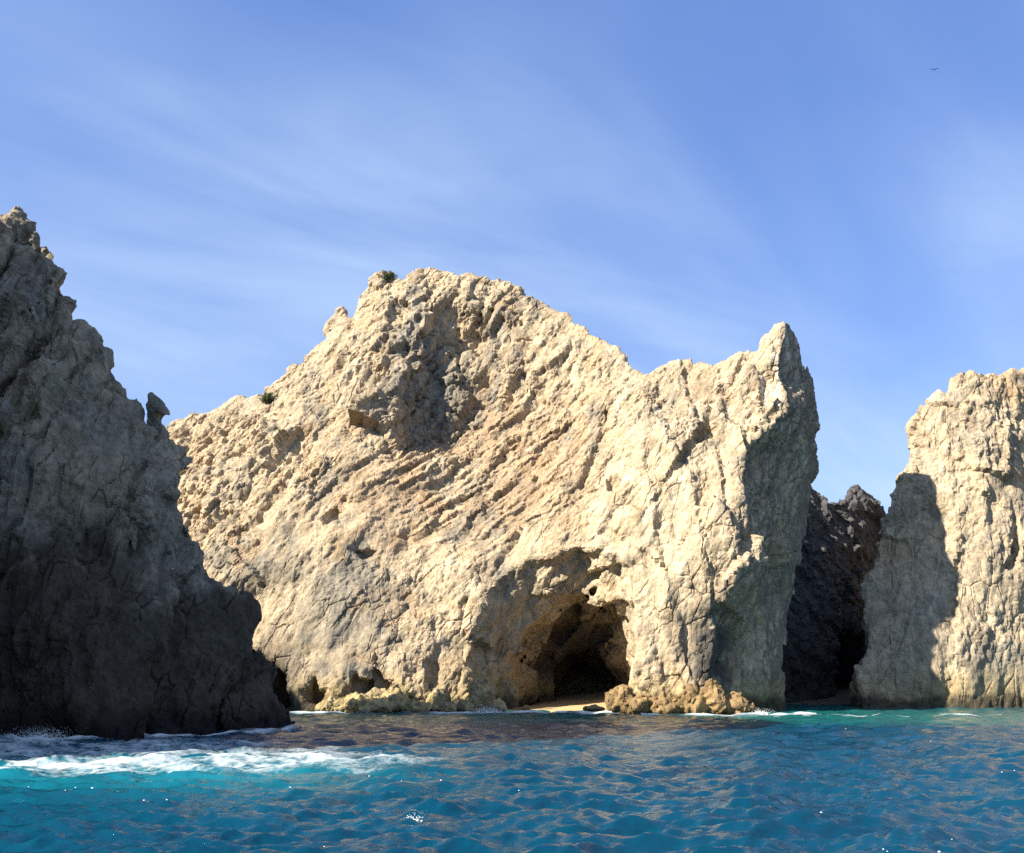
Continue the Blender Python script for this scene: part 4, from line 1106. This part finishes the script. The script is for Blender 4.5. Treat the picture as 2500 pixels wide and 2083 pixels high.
nzb = tex_noise(N, Lk, geo.outputs['Position'], 0.12, 4)
cbase = mix(maprange(N, Lk, nzb.outputs['Fac'], 0.35, 0.65, 0, 1), (0.0, 0.031, 0.061, 1), (0.0, 0.042, 0.077, 1))
cbase = mix(attr('aerated'), cbase, (0.004, 0.12, 0.16, 1))
cbase = mix(attr('shallow'), cbase, (0.009, 0.098, 0.094, 1))
Lk.new(cbase, b.inputs['Base Color'])
b.inputs['Roughness'].default_value = 0.03
b.inputs['IOR'].default_value = 1.333
mp = N.new('ShaderNodeMapping'); mp.inputs['Rotation'].default_value = (0, 0, R(8)); mp.inputs['Scale'].default_value = (0.55, 1.5, 1)
Lk.new(geo.outputs['Position'], mp.inputs[0])
n1 = tex_noise(N, Lk, mp.outputs[0], 3.6, 6, 0.6)
bp = N.new('ShaderNodeBump'); bp.inputs['Strength'].default_value = 0.8; bp.inputs['Distance'].default_value = 0.10
Lk.new(n1.outputs['Fac'], bp.inputs['Height']); Lk.new(bp.outputs[0], b.inputs['Normal'])
sea = link('sea', mesh_from('sea', SV, F, None, {'aerated': ext(aer), 'shallow': ext(shal)}, smooth=True), m)
sea['kind'] = 'structure'

# foam lace riding on the water
M_FOAM, nt, N, Lk, b = new_mat('foam')
b.inputs['Base Color'].default_value = (0.62, 0.70, 0.72, 1); b.inputs['Roughness'].default_value = 0.8
geo = N.new('ShaderNodeNewGeometry'); nz = tex_noise(N, Lk, geo.outputs['Position'], 5.5, 8, 0.78)
at_ = N.new('ShaderNodeAttribute'); at_.attribute_name = 'cover'
ad = N.new('ShaderNodeMath'); ad.operation = 'MULTIPLY_ADD'
Lk.new(at_.outputs['Fac'], ad.inputs[0]); ad.inputs[1].default_value = 0.85
sub = N.new('ShaderNodeMath'); sub.operation = 'SUBTRACT'; Lk.new(nz.outputs['Fac'], sub.inputs[0]); sub.inputs[1].default_value = 0.36
Lk.new(sub.outputs[0], ad.inputs[2])
Lk.new(maprange(N, Lk, ad.outputs[0], 0.12, 0.95, 0.0, 0.85), b.inputs['Alpha'])
bp = N.new('ShaderNodeBump'); bp.inputs['Strength'].default_value = 0.6; bp.inputs['Distance'].default_value = 0.06
Lk.new(nz.outputs['Fac'], bp.inputs['Height']); Lk.new(bp.outputs[0], b.inputs['Normal'])

def foam_patch(label, x0, x1, y0, y1, cx, cy, cover_fn, raise_=0.03):
    xs = np.arange(x0, x1, cx); ys = np.arange(y0, y1, cy)
    X, Y = np.meshgrid(xs, ys, indexing='ij')
    cov = cover_fn(X, Y)
    cellv = np.maximum((Y * 0.66 + 3) * 2 / NCOL, Y * math.log(104 / 8.5) / NR)
    fzz = foam_zone(X, Y)
    PX, PY, PZ = waves(X, Y, cellv)
    P = np.stack([X.ravel(), Y.ravel(), np.zeros(X.size)], 1).astype(np.float32)
    PZ = PZ + fzz * (0.10 + 0.22 * fbm(P, 0.7, 4, 205).reshape(X.shape)) + raise_ + 0.05 * np.clip(cov, 0, 1)
    nx, ny = X.shape
    idx = np.arange(nx * ny).reshape(nx, ny)
    F = np.stack([idx[:-1, :-1].ravel(), idx[1:, :-1].ravel(), idx[1:, 1:].ravel(), idx[:-1, 1:].ravel()], 1)
    c = cov.ravel()
    F = F[c[F].max(1) > 0.04]
    if len(F) == 0: return
    u, inv = np.unique(F, return_inverse=True)
    V = np.stack([PX.ravel(), PY.ravel(), PZ.ravel()], 1)[u]
    o = link('foam', mesh_from('foam', V, inv.reshape(F.shape), None, {'cover': np.clip(c[u], 0, 1)}, smooth=True), M_FOAM)
    o['kind'] = 'stuff'; o['label'] = label; o['category'] = 'foam'
    return o
def lace(X, Y, s, seed, sy=1.0):
    P = np.stack([X.ravel(), Y.ravel() * sy, np.zeros(X.size)], 1).astype(np.float32)
    P[:, 0] += 0.8 * perlin(P * 0.5, seed + 5); P[:, 1] += 0.8 * perlin(P * 0.5, seed + 6)
    a = 1 - np.abs(fbm(P, 0.55 * s, 4, seed, 0.55)) * 3.2
    b = 1 - np.abs(fbm(P, 1.5 * s, 3, seed + 9, 0.55)) * 3.4
    return np.clip(np.maximum(a, 0.75 * b), 0, 1).reshape(X.shape)
def cov_main(X, Y):
    z = foam_zone(X, Y)
    P = np.stack([X.ravel() * 0.5, Y.ravel(), np.zeros(X.size)], 1).astype(np.float32)
    lump = fbm(P, 0.45, 4, 301).reshape(X.shape)
    l = lace(X * 0.6, Y, 1.7, 303, 0.8)
    c = np.clip(z * 1.2 + 0.6 * lump - 0.35, 0, 1) * np.clip(l * 1.7 - 0.6, 0, 1)
    wob = fbm(P * np.array([1, 0.2, 1], np.float32), 0.5, 4, 307).reshape(X.shape)
    for yk, xa, xb, wd, st in ((35.2, -12.0, -3.2, 0.55, 0.85), (33.2, -21.0, -9.5, 0.55, 0.75), (31.2, -23.0, -13.0, 0.40, 0.6), (37.8, -22.0, -6.0, 0.65, 0.65), (40.5, -25.0, -7.0, 0.65, 0.6), (43.0, -27.0, -10.0, 0.6, 0.55), (29.3, -20.0, -16.0, 0.35, 0.45)):
        g = np.exp(-((Y - yk - 1.1 * wob - 0.05 * (X + 12)) / (wd * (0.5 + 1.2 * np.clip(0.5 + lump, 0, 1)))) ** 2) * sstep(xa - 1.5, xa + 1.5, X + lump) * sstep(xb + 1.5, xb - 1.5, X + 2 * lump)
        c = np.maximum(c, st * g * np.clip(-0.25 + 1.5 * l + 1.0 * lump, 0, 1.2))
    return np.clip(c * 0.85, 0, 1)
foam_patch('churned white foam spreading over the blue water before the dark cliff', -28, 1, 26, 50, 0.06, 0.10, cov_main)
def shore_cov(line, w, seed):
    def f(X, Y):
        P = np.stack([X.ravel(), Y.ravel(), np.zeros(X.size)], 1).astype(np.float32)
        n = fbm(P, 0.5, 4, seed).reshape(X.shape)
        return np.clip(np.exp(-((Y - line(X) - 0.6 * n) / w) ** 2) * (0.9 + 0.9 * n), 0, 1)
    return f
foam_patch('white surf line along the foot of the massif and cave beach', -17, 9.2, 73, 79, 0.10, 0.10,
           shore_cov(lambda X: 75.4 + 0.6 * np.sin(X * 0.5), 0.75, 311), 0.06)
foam_patch('thin surf round the foot of the brown reef', 9.0, 22, 69, 76, 0.10, 0.10, shore_cov(lambda X: 71.6 + 0.5 * np.sin(X * 0.7) + 0.25 * np.maximum(X - 16, 0), 0.6, 317), 0.05)
foam_patch('thin white ripple streaks on the turquoise water below the gap', 20, 34, 66, 74, 0.10, 0.12,
           lambda X, Y: np.clip(shore_cov(lambda X: 70 + 0.03 * X, 0.22, 323)(X, Y) * 1.1 - 0.35, 0, 1), 0.04)
foam_patch('surf line along the wet base of the dark cliff', -27, -11, 42.5, 58, 0.07, 0.09,
           shore_cov(lambda X: 44.6 + np.maximum(X + 19, 0) * 1.15 + 0.3 * np.sin(X), 0.55, 331), 0.05)

# splashes: sprays of droplets thrown up at the rocks
def splash(label, px, py, D, w, h, n, seed, drop=0.04):
    import bmesh
    rg = np.random.default_rng(seed); p = at(px, py, D); p[2] = 0.0
    V, F = [], []
    ico = np.array([(0, 0, 1), (0.94, 0, 0), (0, 0.94, 0), (-0.94, 0, 0), (0, -0.94, 0), (0, 0, -1)])
    ff = [(0, 1, 2), (0, 2, 3), (0, 3, 4), (0, 4, 1), (5, 2, 1), (5, 3, 2), (5, 4, 3), (5, 1, 4)]
    for _ in range(n):
        jet = rg.integers(0, 5) / 4 - 0.5
        t = rg.random() ** 1.6
        c = np.array([(jet * 0.6 + rg.normal() * 0.20 * (0.5 + t)) * w * 2, rg.normal() * 0.15 * w, t * h * (1 - 1.2 * abs(jet) ** 1.5) + 0.03])
        s = rg.uniform(0.25, 1.0) * drop * (1.25 - t)
        k = len(V); V += list(c + ico * s * np.array([1, 1, 1.3])); F += [(a + k, b_ + k, c_ + k) for a, b_, c_ in ff]
    o = link('splash', mesh_from('splash', np.array(V), np.array(F)), M_FOAM2, None, p)
    o['kind'] = 'stuff'; o['label'] = label; o['category'] = 'splash'
M_FOAM2, _, _, _, b2 = new_mat('spray'); b2.inputs['Base Color'].default_value = (0.88, 0.91, 0.92, 1); b2.inputs['Roughness'].default_value = 0.6
splash('white splash against the rocks left of the cave beach', 1190, 1735, 75.3, 1.1, 0.75, 1400, 1, 0.03)
splash('spray bursting at the right tip of the brown reef', 1845, 1742, 73.0, 0.9, 0.5, 900, 2, 0.03)
splash('blue-white wave bursting against the dark cliff at the left edge', 95, 1800, 45.0, 1.1, 0.75, 2400, 3, 0.022)
splash('small splash of spray on open water in the foreground', 1010, 1995, 21.5, 0.20, 0.22, 110, 4, 0.014)

rg = np.random.default_rng(77)  # sun glints on the wave crests, modelled as tiny white flecks
FX = rg.uniform(-1, 1, 4000); FY = np.exp(rg.uniform(math.log(15), math.log(58), 4000)); FX = FX * (FY * 0.6)
wx, wy, wz = waves(FX, FY, np.maximum((FY * 0.66 + 3) * 2 / NCOL, FY * math.log(104 / 8.5) / NR))
best = np.argsort(-(wz + 0.04 * rg.normal(size=4000)))[:40]
V, F = [], []
for i in best:
    n = 1
    for _ in range(n):
        c = np.array([wx[i] + rg.normal() * 0.12, wy[i] + rg.normal() * 0.03, wz[i] + 0.012 + 0.01 * rg.random()])
        r = rg.uniform(0.005, 0.013) * (0.6 + FY[i] / 40)
        k = len(V); m6 = 6
        for a in range(m6):
            rr = r * rg.uniform(0.6, 1.3); V.append(c + np.array([rr * 1.8 * math.cos(a * 1.047), rr * math.sin(a * 1.047), 0.3 * rr * math.sin(a * 1.047)]))
        V.append(c + np.array([0, 0, r * 0.8]))
        F += [(k + a, k + (a + 1) % m6, k + m6) for a in range(m6)]
o = link('foam', mesh_from('glint_flecks', np.array(V), np.array(F)), M_FOAM2)
o['kind'] = 'stuff'; o['label'] = 'tiny white flecks added on the wave crests in place of sun glints'; o['category'] = 'foam'
